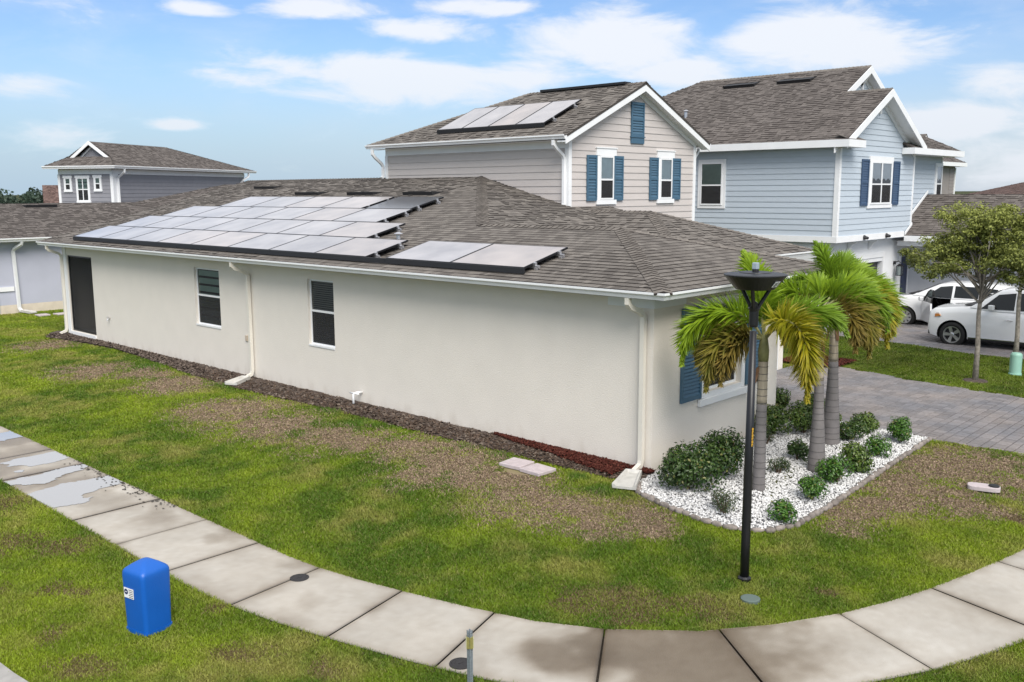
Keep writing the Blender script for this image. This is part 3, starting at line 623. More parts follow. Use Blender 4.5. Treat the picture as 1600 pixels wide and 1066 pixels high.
# upper storey
X0, X1, Y0, Y1 = 7.6, 14.05, 8.17, 16.1
ZR = 6.33; sr = .453; XR = 10.79; EL, ER = 7.12, 14.46
zr_ = lambda x: ZR+sr*(x-EL) if x <= XR else ZR+sr*(ER-x)
mb = MB(); mb.quad((X0, Y1, 3.3), (X0, Y0, 3.3), (X0, Y0, 6.25), (X0, Y1, 6.25)); mb.quad((X0, Y0, 3.2), (X1, Y0, 3.2), (X1, Y0, zr_(X1)-.1), (XR, Y0, zr_(XR)-.12), (X0, Y0, zr_(X0)-.1)); mb.quad((X1, Y0, 0), (X1, Y1, 0), (X1, Y1, 6.25), (X1, Y0, 6.25)); mb.quad((X1, Y1, 0), (X0, Y1, 0), (X0, Y1, 6.25), (X1, Y1, 6.25)); mb.build('wall', M['beige'], house)
siding(house, (X0, Y0, 0), UY, -UX, 3.95, 6.0, lambda z: 0.0, lambda z: Y1-Y0, 'beige')
slope_x = lambda z, side: (EL+(z+.10-ZR)/sr if side == 0 else ER-(z+.10-ZR)/sr)
siding(house, (0, Y0, 0), UX, -UY, 3.35, zr_(XR)-.15, lambda z: max(X0+.08, slope_x(z, 0)), lambda z: min(X1-.08, slope_x(z, 1)), 'beige')
mb = MB(); mb.box(X0-.03, X0-.004, Y0+.0, Y1, 6.0, 6.25); mb.build('frieze_board', M['white'], house)
for x in (X0, X1):
    mb = MB(); xa = x-.045 if x == X0 else x-.09; mb.box(xa, xa+.135, Y0-.045, Y0-.002, 3.3, zr_(x)-.12); mb.build('corner_trim', M['white'], house)
mb = MB(); mb.box(X0-.045, X0-.002, Y0, Y0+.10, 4.0, 6.0); mb.build('corner_trim', M['white'], house)
mb = MB(); mb.box(X0-.045, X0-.002, Y1-.12, Y1+.01, 4.9, 6.0); mb.build('corner_trim', M['white'], house)
# gable rake: fascia boards, frieze under the rake, sloping soffit
YR = 7.87
for sgn, (xa, xb) in ((0, (EL-.02, XR)), (1, (ER+.02, XR))):
    za, zb_ = ZR-.02, zr_(XR); d = V((xb-xa, 0, zb_-za)); dn = V((0, 0, -.24))
    mb = MB(); mb.prism([(xa, YR-.03, za), (xb, YR-.03, zb_), (xb, YR-.03, zb_-.25), (xa, YR-.03, za-.22)], (0, .03, 0)); mb.build('rake_board', M['white'], house)
    mb = MB(); mb.prism([(xa, YR, za-.17), (xb, YR, zb_-.17), (xb, Y0, zb_-.17), (xa, Y0, za-.17)], (0, 0, .03)); mb.build('soffit', M['white'], house)
    xw = X0 if sgn == 0 else X1; zw = zr_(xw)-.17
    mb = MB(); mb.prism([(xw, Y0-.04, zw), (XR, Y0-.04, zr_(XR)-.17), (XR, Y0-.04, zr_(XR)-.33), (xw, Y0-.04, zw-.15)], (0, .035, 0)); mb.build('frieze_board', M['white'], house)
RB = 12.5; BL = (EL, 16.5, ZR); P1 = (EL, YR-.04, ZR)
roof_slope(house, [BL, P1, (XR, YR-.04, zr_(XR)), (XR, RB, zr_(XR))], avoid=lambda O: 7.85 < O.x < 9.35 and 9.3 < O.y < 13.5, seed=21)
roof_slope(house, [(ER, YR-.04, ZR), (ER, 16.5, ZR), (XR, RB, zr_(XR)), (XR, YR-.04, zr_(XR))], seed=22)
roof_slope(house, [(ER, 16.5, ZR), BL, (XR, RB, zr_(XR))], seed=23)
ridge_caps(house, (XR, YR-.04, zr_(XR)), (XR, RB, zr_(XR)), V((-1, 0, -sr)), V((1, 0, -sr)))
cap(BL, (XR, RB, zr_(XR)), V((-sr, 0, 1)), V((0, .41, 1)), False)
mb = MB(); mb.box(XR-.16, XR+.16, 8.5, 11.9, zr_(XR)+.0, zr_(XR)+.07); mb.build('ridge_vent', M['blackmatte'], house)
mb = MB(); mb.quad((EL+.02, Y0-.3, 6.2), (EL+.02, 16.5, 6.2), (X0, 16.5, 6.2), (X0, Y0-.3, 6.2)); mb.build('soffit', M['white'], house)
gutter(house, (EL+.02, YR, ZR+.01), (EL+.02, 16.5, ZR+.01), -UX)
gutter(house, (ER-.02, YR, ZR+.01), (ER-.02, 16.5, ZR+.01), UX)
downspout(house, [(EL-.04, 8.28, 6.2), (EL-.04, 8.28, 6.08), (7.2, 8.28, 5.98), (7.48, 8.28, 5.80), (7.53, 8.28, 5.70), (7.53, 8.28, 4.47), (7.5, 8.28, 4.38), (7.35, 8.28, 4.33)], UY, 'white')
downspout(house, [(EL-.04, 16.18, 6.2), (EL-.04, 16.18, 6.05), (7.2, 16.18, 5.93), (7.45, 16.18, 5.75), (7.52, 16.18, 5.65), (7.52, 16.18, 5.33), (7.45, 16.18, 5.27)], UY, 'white')
downspout(house, [(ER+.04, 8.3, 6.2), (ER+.04, 8.3, 6.1), (14.3, 8.3, 5.9), (14.12, 8.3, 5.75), (14.12, 8.3, 4.2)], UY, 'white', .05)
# gable windows, shutters, vent
for xw0, sl, sr2 in ((8.90, 8.37, 9.64), (11.97, 11.47, 12.72)):
    ww = window(house, (xw0+.05, Y0, 4.56), UX, -UY, .66, 1.26, .05, .05, .46, 1, None, 16, 'upperglass', upper_shade='paleshade')
    for b in ((xw0-.04, xw0+.05, 4.56, 5.82), (xw0+.71, xw0+.80, 4.56, 5.82)):
        mb = MB(); mb.box(b[0], b[1], Y0-.05, Y0-.004, b[2], b[3]); mb.build('window_trim', M['white'], house)
    mb = MB(); mb.box(xw0-.09, xw0+.85, Y0-.06, Y0-.004, 5.825, 6.03); mb.box(xw0-.12, xw0+.88, Y0-.08, Y0-.004, 6.032, 6.065); mb.build('window_head', M['white'], house)
    mb = MB(); mb.box(xw0-.09, xw0+.85, Y0-.075, Y0-.004, 4.425, 4.555); mb.build('window_sill', M['white'], house)
    shutter(house, (sl, Y0-.022, 4.53), UX, -UY, .46, 1.30, 'shutter', False, .075)
    shutter(house, (sr2, Y0-.022, 4.53), UX, -UY, .46, 1.30, 'shutter', False, .075)
vo = shutter(house, (10.47, Y0-.022, 6.42), UX, -UY, .66, 1.02, 'shutter', False, .07)
mb = MB(); mb.box(10.47, 11.13, Y0-.065, Y0-.02, 6.22, 6.40); mb.box(10.44, 11.16, Y0-.085, Y0-.02, 6.40, 6.43); mb.build('shutter_base', M['shutter'], house)

# ------------------------------------------------------------------ solar panels
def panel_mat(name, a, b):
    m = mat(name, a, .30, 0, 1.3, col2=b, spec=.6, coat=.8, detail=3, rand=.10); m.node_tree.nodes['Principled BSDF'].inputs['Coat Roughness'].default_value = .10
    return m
M['panel'] = panel_mat('dusty_glare_solar_glass', (.26, .245, .25), (.42, .395, .39)); M['panelbrown'] = panel_mat('brownish_solar_glass', (.29, .255, .24), (.44, .38, .345))  # pale tones paint the bright cloud's reflection along with a dust film
M['paneldark'] = panel_mat('dark_solar_glass', (.02, .02, .026), (.035, .034, .04))  # the one dark panel, without the painted cloud glare
def array(label, O, u, v, n, rows, pw, ph, skirt, group=None):
    """rows: list of (row index, list of offsets along u, end clamps offsets)"""
    O, u, v, n = V(O), V(u), V(v).normalized(), V(n).normalized()
    arr = empty('solar_array', O, label, 'solar array', group)
    for r, offs, darks in rows:
        for j, a in enumerate(offs):
            gap = .012; P = O+u*a+v*(r*(ph+.012)); k = darks.get(j, 'panel')
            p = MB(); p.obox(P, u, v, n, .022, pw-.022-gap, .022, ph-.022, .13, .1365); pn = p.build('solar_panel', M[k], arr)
            f = MB()
            for q in ((0, pw-gap, 0, .022), (0, pw-gap, ph-.022, ph), (0, .022, .022, ph-.022), (pw-gap-.022, pw-gap, .022, ph-.022)): f.obox(P, u, v, n, *q, .10, .139)
            f.build('panel_frame', M['black'], pn)
            if j == len(offs)-1 or offs[j+1]-a > pw+.02:
                for fr_ in (.22, .78):
                    c = MB(); Q = P+u*(pw-gap)+v*(ph*fr_); c.obox(Q, u, v, n, .0, .05, -.03, .03, .085, .145); c.obox(Q, u, v, n, -.25, .12, -.025, .025, .045, .084); c.build('panel_clamp', M['alu'], pn)
                    c = MB(); c.obox(Q, u, v, n, .02, .09, -.05, .05, .0, .05); c.build('roof_foot', M['alu'], pn)
    for a0, a1 in skirt:
        c = MB(); c.prism([O+u*a0-v*.003+n*.13, O+u*a0-v*.02+n*.125, O+u*a0-v*.05+n*.03, O+u*a0-v*.0+n*.03], u*(a1-a0)); c.build('array_skirt', M['blackmatte'], arr)
    return arr
vL = V((1, 0, s)); PW, PH = 1.905, 1.268
y2 = lambda y: 22.62-y                  # offsets run from the back of the house toward the street
O1 = V((-.19, 22.62, zl(-.19)))
B8 = 'panelbrown'
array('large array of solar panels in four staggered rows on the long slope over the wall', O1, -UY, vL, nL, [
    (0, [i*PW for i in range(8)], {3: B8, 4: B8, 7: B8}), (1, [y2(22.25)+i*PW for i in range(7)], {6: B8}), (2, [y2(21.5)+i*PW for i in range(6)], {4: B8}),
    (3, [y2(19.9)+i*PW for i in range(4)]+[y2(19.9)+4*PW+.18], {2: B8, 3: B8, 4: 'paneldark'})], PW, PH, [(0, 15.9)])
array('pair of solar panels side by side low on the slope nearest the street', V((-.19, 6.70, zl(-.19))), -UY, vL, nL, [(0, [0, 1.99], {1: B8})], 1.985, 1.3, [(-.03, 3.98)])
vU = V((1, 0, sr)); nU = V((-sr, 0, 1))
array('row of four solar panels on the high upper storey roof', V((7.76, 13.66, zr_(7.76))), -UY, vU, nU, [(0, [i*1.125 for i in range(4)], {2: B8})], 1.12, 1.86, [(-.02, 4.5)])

# ------------------------------------------------------------------ neighbouring houses
def box_walls(parent, pts, z0, z1, mt, name='wall'):
    n = len(pts)
    for i in range(n):
        a, b = pts[i], pts[(i+1) % n]; mb = MB(); mb.quad((*a, z0), (*b, z0), (*b, z1), (*a, z1)); mb.build(name, M[mt], parent)
# --- pale blue two storey house on the right
bh = empty('blue_house', (23, 12, 0), 'two storey pale blue house with dark blue shutters, right of the cottage', 'house')
BX0, BX1, BXm, BY, BZ = 18.0, 28.6, 24.66, 5.0, 3.24
box_walls(bh, [(BX0, 19), (BX0, BY), (BXm, BY), (BXm, 5.3), (BX1, 5.3), (BX1, 19)], 3.0, 6.3, 'bluesiding')
siding(bh, (BX0, BY, 0), UY, -UX, BZ, 6.22, lambda z: .09, lambda z: 14, 'bluesiding', .195)
sb = .535; BE = 17.55; ZB = 6.45; BR1 = 21.07; BRm = 23.15
zb = lambda x: ZB+sb*(x-BE)
siding(bh, (0, BY, 0), UX, -UY, BZ, zb(BR1)-.28, lambda z: max(BX0+.09, BE+(z+.25-ZB)/sb), lambda z: min(BXm-.02, 2*BR1-BE-(z+.25-ZB)/sb), 'bluesiding', .195)
mb = MB(); mb.quad((BX0, BY, 6.2), (BXm, BY, 6.2), (BR1, BY, zb(BR1)-.1)); mb.build('wall', M['bluesiding'], bh)
siding(bh, (0, 5.3, 0), UX, -UY, 3.3, 6.1, lambda z: BXm+.02, lambda z: BX1-.06, 'bluesiding', .195)
mb = MB(); mb.box(BX0-.045, BX0+.10, BY-.045, BY-.002, BZ, 6.24); mb.box(BX0-.045, BX0-.002, BY-.001, BY+.12, BZ, 6.24); mb.build('corner_trim', M['white'], bh)
for x, y in ((BXm-.08, BY), (BX1-.1, 5.3)):
    mb = MB(); mb.box(x, x+.10, y-.045, y-.002, 3.3, 6.12); mb.build('corner_trim', M['white'], bh)
mb = MB(); mb.box(BX0-.06, BX0-.002, BY-.06, 19, 3.03, BZ); mb.box(BX0-.001, 23.95, BY-.06, BY-.002, 3.03, BZ); mb.build('belly_band', M['white'], bh)
mb = MB(); mb.quad((BX0, BY, 3.031), (24, BY, 3.031), (24, 5.45, 3.031), (BX0, 5.45, 3.031)); mb.build('soffit', M['white'], bh)
M['whitestucco'] = mat('white_stucco', (.72, .735, .75), .85, .03, 1.5, .3, 50, bdist=.012)
slab_wall(bh, (BX0+.12, 5.42, -.1), UX, -UY, 7.8, 3.14, [(1.0, 5.05, 0, 2.22)], 'whitestucco', .22)
mb = MB(); mb.quad((BX0+.12, 19, -.1), (BX0+.12, 5.42, -.1), (BX0+.12, 5.42, 3.04), (BX0+.12, 19, 3.04)); mb.build('wall', M['whitestucco'], bh)
gd = MB(); gd.obox((19.12, 5.62, -.1), UX, UZ, -UY, 0, 4.05, 0, 2.22, 0, .03); gdo = gd.build('garage_door', mat('dark_garage_door', (.035, .04, .05), .5), bh)
for k in range(4):
    for c in range(4): p = MB(); p.obox((19.12+c*1.0, 5.59, -.06+k*.55), UX, UZ, -UY, .06, .95, .05, .49, .003, .02); p.build('door_panel', M['black'], gdo)
for q in ((18.95, 19.11, -.1, 2.28), (23.18, 23.34, -.1, 2.28), (18.95, 23.34, 2.28, 2.46)):
    mb = MB(); mb.box(q[0], q[1], 5.385, 5.417, q[2], q[3]); mb.build('door_trim', M['white'], bh)
for x in (19.9, 21.75):
    mb = MB(); mb.prism([(x, 5.41, 3.02), (x, 5.08, 3.02), (x, 5.08, 2.95), (x, 5.2, 2.90), (x, 5.28, 2.80), (x, 5.33, 2.68), (x, 5.41, 2.62)], (.13, 0, 0)); mb.build('bracket', M['white'], bh)
for x in (20.2, 22.2):
    mb = MB(); mb.lathe([(.085, 0), (.085, .03), (.07, .05)], (x, BY-.058, 3.14), 12, axis=(0, -1, 0)); mb.tube([(x-.07, BY-.10, 3.14), (x-.05, BY-.19, 3.11)], .05, 8); mb.tube([(x+.07, BY-.10, 3.14), (x+.05, BY-.19, 3.11)], .05, 8); mb.build('flood_light', M['black'], bh)
mb = MB(); mb.box(24.26, 24.34, 5.33, 5.41, 1.92, 2.05); mb.tube([(24.3, 5.36, 2.0), (24.3, 5.2, 2.06), (24.3, 5.14, 1.98)], .02, 6); mb.lathe([(.15, 0), (.03, .10)], (24.3, 5.16, 1.86), 8); ll = mb.build('wall_lantern', M['black'], bh)
mb = MB(); mb.obox((24.3, 5.16, 1.52), UX, UY, UZ, -.09, .09, -.09, .09, 0, .33); mb.build('lantern_glass', M['glass'], ll)
mb = MB()
for a in (-.1, .1):
    for b in (-.1, .1): mb.tube([(24.3+a, 5.16+b, 1.5), (24.3+a, 5.16+b, 1.87)], .012, 4)
mb.box(24.19, 24.41, 5.05, 5.27, 1.49, 1.515); mb.build('lantern_cage', M['black'], ll)
mb = MB(); mb.box(24.92, 25.62, 5.36, 5.415, .02, 2.18); fd = mb.build('front_door', M['navydoor'], bh)
for a, b in ((.2, 1.0), (1.15, 2.0)): p = MB(); p.box(25.0, 25.54, 5.345, 5.358, a, b); p.build('door_panel', M['navydoor'], fd)
for q in ((24.78, 24.92, 0, 2.2), (25.62, 25.76, 0, 2.2), (24.78, 25.76, 2.2, 2.36)):
    mb = MB(); mb.box(q[0], q[1], 5.35, 5.417, q[2], q[3]); mb.build('door_trim', M['white'], bh)
# windows of the blue house
mb = MB()
window(bh, (BX0, 9.40, 4.28), UY, -UX, .92, 1.55, .05, .05, .47, 1, 'blinddark', 28, 'upperglass', upper_shade='blindgreen')
for q in ((9.28, 9.40, 4.16, 5.95), (10.32, 10.44, 4.16, 5.95), (9.40, 10.32, 4.16, 4.28), (9.40, 10.32, 5.83, 5.95)):
    mb = MB(); mb.box(BX0-.055, BX0-.004, q[0], q[1], q[2], q[3]); mb.build('window_trim', M['white'], bh)
window(bh, (20.56, BY, 4.30), UX, -UY, 1.82, 1.52, .05, .06, .47, 2, None, 20, 'upperglass', True, 'curtain')
for q in ((20.44, 20.56, 4.30, 5.82), (22.38, 22.50, 4.30, 5.82), (20.40, 22.54, 5.82, 6.0), (20.36, 22.58, 4.16, 4.30)):
    mb = MB(); mb.box(q[0], q[1], BY-.06, BY-.004, q[2], q[3]); mb.build('window_trim', M['white'], bh)
shutter(bh, (19.76, BY-.022, 4.26), UX, -UY, .60, 1.62, 'navyshutter', False, .08)
shutter(bh, (22.58, BY-.022, 4.26), UX, -UY, .60, 1.60, 'navyshutter', False, .08)
window(bh, (27.9, 5.3, 4.3), UX, -UY, .62, 1.5, .05, .05, .5, 1, None, 20, 'upperglass', True, 'curtain')
for q in ((27.80, 27.9, 4.2, 5.9), (28.52, 28.6, 4.2, 5.9), (27.9, 28.52, 5.8, 5.9)):
    mb = MB(); mb.box(q[0], q[1], 5.24, 5.296, q[2], q[3]); mb.build('window_trim', M['white'], bh)
# roof of the blue house
RYm = 6.25
roof_slope(bh, [(BE, 19.3, ZB), (BE, 4.56, ZB), (BR1, 4.56, zb(BR1)), (BR1, RYm, zb(BR1)), (BRm, RYm, zb(BRm)), (BRm, 13.7, zb(BRm))], mt='shingle_dark', seed=31)
roof_slope(bh, [(24.59, 4.56, ZB), (24.59, 7.2, ZB), (BR1, 7.2, zb(BR1)), (BR1, 4.56, zb(BR1))], mt='shingle_dark', seed=32)
roof_slope(bh, [(28.75, RYm, ZB), (28.75, 19.3, ZB), (BRm, 13.7, zb(BRm)), (BRm, RYm, zb(BRm))], mt='shingle_dark', seed=33)
roof_slope(bh, [(28.75, 19.3, ZB), (BE, 19.3, ZB), (BRm, 13.7, zb(BRm))], mt='shingle_dark', seed=34)
roof_slope(bh, [(23.4, 4.6, 6.38), (28.8, 4.6, 6.38), (27.2, 6.6, 7.42), (23.4, 6.6, 7.42)], mt='shingle_dark', seed=35)
ridge_caps(bh, (BRm, RYm, zb(BRm)), (BRm, 13.7, zb(BRm)), V((-1, 0, -sb)), V((1, 0, -sb)), False)
ridge_caps(bh, (BR1, 4.56, zb(BR1)), (BR1, RYm, zb(BR1)), V((-1, 0, -sb)), V((1, 0, -sb)), False)
mb = MB(); mb.quad((BRm-3.6, 6.6, zb(BRm-3.6)-.1), (BRm+3.6, 6.6, zb(BRm-3.6)-.1), (BRm, 6.6, zb(BRm)-.1)); mb.build('gable_wall', M['bluesiding'], bh)
siding(bh, (0, 6.6, 0), UX, -UY, 7.9, zb(BRm)-.25, lambda z: BE+(z+.2-ZB)/sb, lambda z: 2*BRm-BE-(z+.2-ZB)/sb, 'bluesiding', .195)
def rake(parent, xe, xr, ze, zr2, yf, yb, mt='white', hgt=.26, fz=True):
    mb = MB(); mb.prism([(xe, yf, ze), (xr, yf, zr2), (xr, yf, zr2-hgt), (xe, yf, ze-hgt)], (0, .035, 0)); mb.build('rake_board', M[mt], parent)
    mb = MB(); mb.prism([(xe, yf+.036, ze-.20), (xr, yf+.036, zr2-.20), (xr, yb, zr2-.20), (xe, yb, ze-.20)], (0, 0, .03)); mb.build('soffit', M[mt], parent)
    if fz: mb = MB(); mb.prism([(xe, yb-.05, ze-.2), (xr, yb-.05, zr2-.2), (xr, yb-.05, zr2-.40), (xe, yb-.05, ze-.40)], (0, .045, 0)); mb.build('frieze_board', M[mt], parent)
rake(bh, BE-.02, BR1, ZB-.02, zb(BR1)-.01, 4.52, BY); rake(bh, 24.62, BR1, ZB-.02, zb(BR1)-.01, 4.52, BY)
rake(bh, BRm-4.2, BRm, zb(BRm-4.2), zb(BRm)-.01, RYm-.04, 6.6); rake(bh, BRm+4.2, BRm, zb(BRm-4.2), zb(BRm)-.01, RYm-.04, 6.6)
for xg, zg, yf, yb in ((BR1, zb(BR1), 4.56, BY), (BRm, zb(BRm), RYm, 6.6)):
    mb = MB(); mb.tube([(xg, yf+.03, zg-.32), (xg, yb, zg-.75)], .05, 4, rot=math.pi/4); mb.tube([(xg, yb-.06, zg-.3), (xg, yb-.06, zg-.85)], .05, 4, rot=math.pi/4); mb.build('gable_brace', M['white'], bh)
mb = MB(); mb.box(BE-.05, BE-.0, 4.52, 19.3, 6.22, 6.46); mb.build('fascia', M['white'], bh)
mb = MB(); mb.box(BE-.05, 18.85, 4.47, 4.519, 6.22, 6.46); mb.box(18.80, 18.85, 4.52, BY-.03, 6.22, 6.46); mb.quad((BE, 4.52, 6.23), (18.8, 4.52, 6.23), (18.8, BY, 6.23), (BE, BY, 6.23)); mb.build('eave_return', M['white'], bh)
mb = MB(); mb.prism([(BE+.02, 4.5, 6.462), (18.85, 4.5, 6.462), (18.85, BY-.03, 6.64), (BE+.02, BY-.03, 6.64)], (0, 0, .02)); mb.build('return_roof', M['shingle_dark'], bh)
mb = MB(); mb.box(23.4, 28.85, 4.5, 4.55, 6.14, 6.37); mb.box(28.80, 28.85, 4.551, 8, 6.14, 6.37); mb.box(23.35, 23.399, 4.5, BY-.03, 6.14, 6.37); mb.quad((23.4, 4.55, 6.15), (28.8, 4.55, 6.15), (28.8, 5.3, 6.15), (23.4, 5.3, 6.15)); mb.build('fascia', M['white'], bh)
mb = MB(); mb.quad((BE, 4.56, 6.23), (BE, 19.3, 6.23), (BX0, 19.3, 6.23), (BX0, 4.56, 6.23)); mb.build('soffit', M['white'], bh)
uB = V((0, -1, 0)); vB = V((1, 0, sb)).normalized(); nB = V((-sb, 0, 1)).normalized()
for yv in (11.3, 8.9): roof_vent(bh, (22.2, yv, zb(22.2)), uB, vB, nB, 1.4, .5, .13)
mb = MB(); mb.tube([(19.9, 12.3, zb(19.9)-.05), (19.9, 12.3, zb(19.9)+.25)], .06, 8); mb.lathe([(.10, 0), (.12, .02), (.04, .07)], (19.9, 12.3, zb(19.9)+.22), 10); mb.build('vent_pipe', M['alu'], bh)
# wing over the entry, running out toward the street
wz = lambda x: 3.08+.523*(x-24.0)
roof_slope(bh, [(24.0, 4.94, 3.08), (24.0, -6.5, 3.08), (26.96, -6.5, wz(26.96)), (26.96, 5.3, wz(26.96)), (24.7, 5.27, wz(24.7))], mt='shingle_dark', seed=36)
roof_slope(bh, [(29.92, -6.5, 3.08), (29.92, 5.3, 3.08), (26.96, 5.3, wz(26.96)), (26.96, -6.5, wz(26.96))], mt='shingle_dark', seed=37)
mb = MB(); mb.box(23.93, 23.985, -6.5, 4.93, 2.86, 3.07); mb.build('fascia', M['white'], bh)
mb = MB(); mb.quad((23.98, -6.5, 2.87), (23.98, 5.4, 2.87), (25.9, 5.4, 2.87), (25.9, -6.5, 2.87)); mb.build('soffit', M['white'], bh)
mb = MB(); mb.box(24.25, 24.45, -6.3, 5.3, 2.66, 2.865); mb.build('porch_beam', M['white'], bh)
M['greywall'] = mat('light_grey_stucco', (.70, .71, .73), .85, .04, 1.5, .3, 50, bdist=.012)
box_walls(bh, [(25.9, 5.42), (25.9, -6.2), (29.5, -6.2), (29.5, 5.42)], -.1, 2.87, 'greywall')
for a, b in (((23.97, 4.93, 3.10), (24.62, 4.93, wz(24.62)+.05)),):
    mb = MB(); mb.prism([a, b, (b[0], b[1], b[2]+.10), (a[0], a[1], a[2]+.10)], (0, -.03, 0)); mb.build('flashing_trim', M['white'], bh)
mb = MB(); mb.prism([(24.68, 5.24, wz(24.68)+.03), (27.0, 5.24, wz(27.0)+.03), (27.0, 5.24, wz(27.0)+.14), (24.68, 5.24, wz(24.68)+.14)], (0, -.03, 0)); mb.build('flashing_trim', M['white'], bh)

# --- lavender house behind on the left
lh = empty('lavender_house', (5, 36, 0), 'single storey lavender stucco house with a long brown roof behind the cottage on the left', 'house')
LY = 31.9
slab_wall(lh, (-6, LY, 0), UX, -UY, 26, 2.95, [], 'lavender', .1, z0=.34)
mb = MB(); mb.quad((-6, LY-.002, -.1), (20, LY-.002, -.1), (20, LY-.002, .34), (-6, LY-.002, .34)); mb.build('wall_base', M['stain'], lh)
mb = MB(); mb.box(-6, 1.02, LY-.05, LY-.004, .90, 1.08); mb.build('wall_band', M['white'], lh)
mb = MB(); mb.box(.16, .42, LY-.04, LY-.004, -.1, 2.9); mb.build('corner_trim', M['lavender'], lh)
gutter(lh, (-6.5, LY-.5, 3.05), (20.5, LY-.5, 3.05), -UY, .14, .14)
mb = MB(); mb.quad((-6.5, LY-.5, 2.92), (20.5, LY-.5, 2.92), (20.5, LY, 2.92), (-6.5, LY, 2.92)); mb.build('soffit', M['white'], lh)
downspout(lh, [(1.28, LY-.52, 2.92), (1.28, LY-.48, 2.8), (1.1, LY-.15, 2.6), (1.08, LY-.075, 2.5), (1.14, LY-.075, .2), (1.16, LY-.25, .08)], UX, 'white', .075)
zlv = lambda y: 3.05+.27*(y-LY+.5)
roof_slope(lh, [(-6.5, LY-.5, 3.05), (24, LY-.5, 3.05), (24, 40.0, zlv(40)), (15.2, 39.6, zlv(39.6)), (8.4, 36.3, zlv(36.3)), (-6.5, 36.3, zlv(36.3))], mt='shingle_dark', seed=41)
mb = MB(); mb.quad((-6.5, 36.3, zlv(36.3)), (8.4, 36.3, zlv(36.3)), (8.4, 41, 3), (-6.5, 41, 3)); mb.quad((8.4, 36.3, zlv(36.3)), (15.2, 39.6, zlv(39.6)), (15.2, 47, 3), (8.4, 41, 3)); mb.quad((15.2, 39.6, zlv(39.6)), (24, 40, zlv(40)), (24, 47, 3), (15.2, 47, 3)); mb.build('roof_slope', M['shingle_dark'], lh)
box_walls(lh, [(20, LY+.01), (20, 46), (-6, 40.5), (-6, LY+.01)][:0], -.1, 3.0, 'lavender')
for a_, b_ in (((20, LY), (20, 46)), ((20, 46), (-6, 40.5)), ((-6, 40.5), (-6, LY))):
    mb = MB(); mb.quad((*a_, -.1), (*b_, -.1), (*b_, 3.0), (*a_, 3.0)); mb.build('wall', M['lavender'], lh)
roof_vent(lh, (3.75, 35.6, zlv(35.6)), UX, V((0, 1, .27)).normalized(), V((0, -.27, 1)).normalized(), 1.35, .45, .13)

# --- grey two storey house farther back on the left (its street runs at an angle)
gyaw = yaw+math.atan((1150-800)/1471.4); dR = V((math.sin(gyaw), math.cos(gyaw), 0)); dL = V((-dR.y, dR.x, 0)); GO = V((9.16, 40.26, 0))
gh = empty('grey_house', GO+dR*7+dL*3, 'grey sided two storey house with white trim far behind on the left', 'house')
G = lambda r, l, z: GO+dR*r+dL*l+UZ*z
GL = 3.24
for a, b in (((0, GL), (0, 0)), ((0, 0), (13.6, 0)), ((13.6, 0), (13.6, GL)), ((13.6, GL), (0, GL))):
    mb = MB(); mb.quad(G(*a, 0), G(*b, 0), G(*b, 6.1), G(*a, 6.1)); mb.build('wall', M['greysiding'], gh)
siding(gh, GO, dR, -dL, 3.4, 5.80, lambda z: .1, lambda z: 13.5, 'greysiding', .2)
siding(gh, GO, dL, -dR, 3.4, 5.80, lambda z: .1, lambda z: GL-.1, 'greysiding', .2)
mb = MB(); mb.obox(GO, dR, -dL, UZ, 0, 13.6, .002, .035, 5.80, 6.05); mb.build('frieze_board', M['white'], gh)
mb = MB(); mb.obox(GO, dL, -dR, UZ, 0, GL, .002, .035, 5.80, 6.05); mb.build('frieze_board', M['white'], gh)
mb = MB(); mb.obox(GO, dR, -dL, UZ, -.05, .42, .003, .05, 3, 5.80); mb.obox(GO, dL, -dR, UZ, 0, .12, .003, .05, 3, 5.80); mb.build('corner_trim', M['white'], gh)
mb = MB(); mb.obox(GO, dL, -dR, UZ, GL-.10, GL+.04, .003, .05, 3, 5.80); mb.build('corner_trim', M['white'], gh)
for l0, l1, z0, z1, c in ((2.52, 2.83, 4.98, 5.60, 1), (1.45, 2.1, 4.42, 5.60, 2), (.72, 1.02, 5.0, 5.62, 1)):
    window(gh, G(0, l0, z0), dL, -dR, l1-l0, z1-z0, .04, .035, .5, c, 'blindgreen', 6)
    mb = MB()
    mb.obox(GO, dL, -dR, UZ, l0-.08, l0, .004, .07, z0, z1); mb.obox(GO, dL, -dR, UZ, l1, l1+.08, .004, .07, z0, z1); mb.obox(GO, dL, -dR, UZ, l0-.12, l1+.12, .004, .08, z1, z1+.13); mb.obox(GO, dL, -dR, UZ, l0-.1, l1+.1, .004, .08, z0-.10, z0); mb.build('window_trim', M['white'], gh)
sg1, sg2 = .6, .30
ra, rb = G(.45, 1.62, 7.5), G(7.4, 1.62, 7.5)
roof_slope(gh, [G(-.5, -.5, 6.22), G(14.2, -.5, 6.22), rb, ra, G(.45, .37, 6.75)], mt='shingle_dark', seed=51)
roof_slope(gh, [G(-.5, GL+.5, 6.22), G(-.5, -.5, 6.22), G(.5, .37, 6.72), G(.5, 2.87, 6.72)], mt='shingle_dark', seed=52)
roof_slope(gh, [G(14.2, GL+.5, 6.22), G(-.5, GL+.5, 6.22), G(.45, 2.87, 6.75), ra, rb], mt='shingle_dark', seed=53)
roof_slope(gh, [G(14.2, -.5, 6.22), G(14.2, GL+.5, 6.22), rb], mt='shingle_dark', seed=54)
mb = MB(); mb.quad(G(.75, .4, 6.5), G(.75, 2.85, 6.5), G(.75, 1.62, 7.42)); mb.build('gable_wall', M['greysiding'], gh)
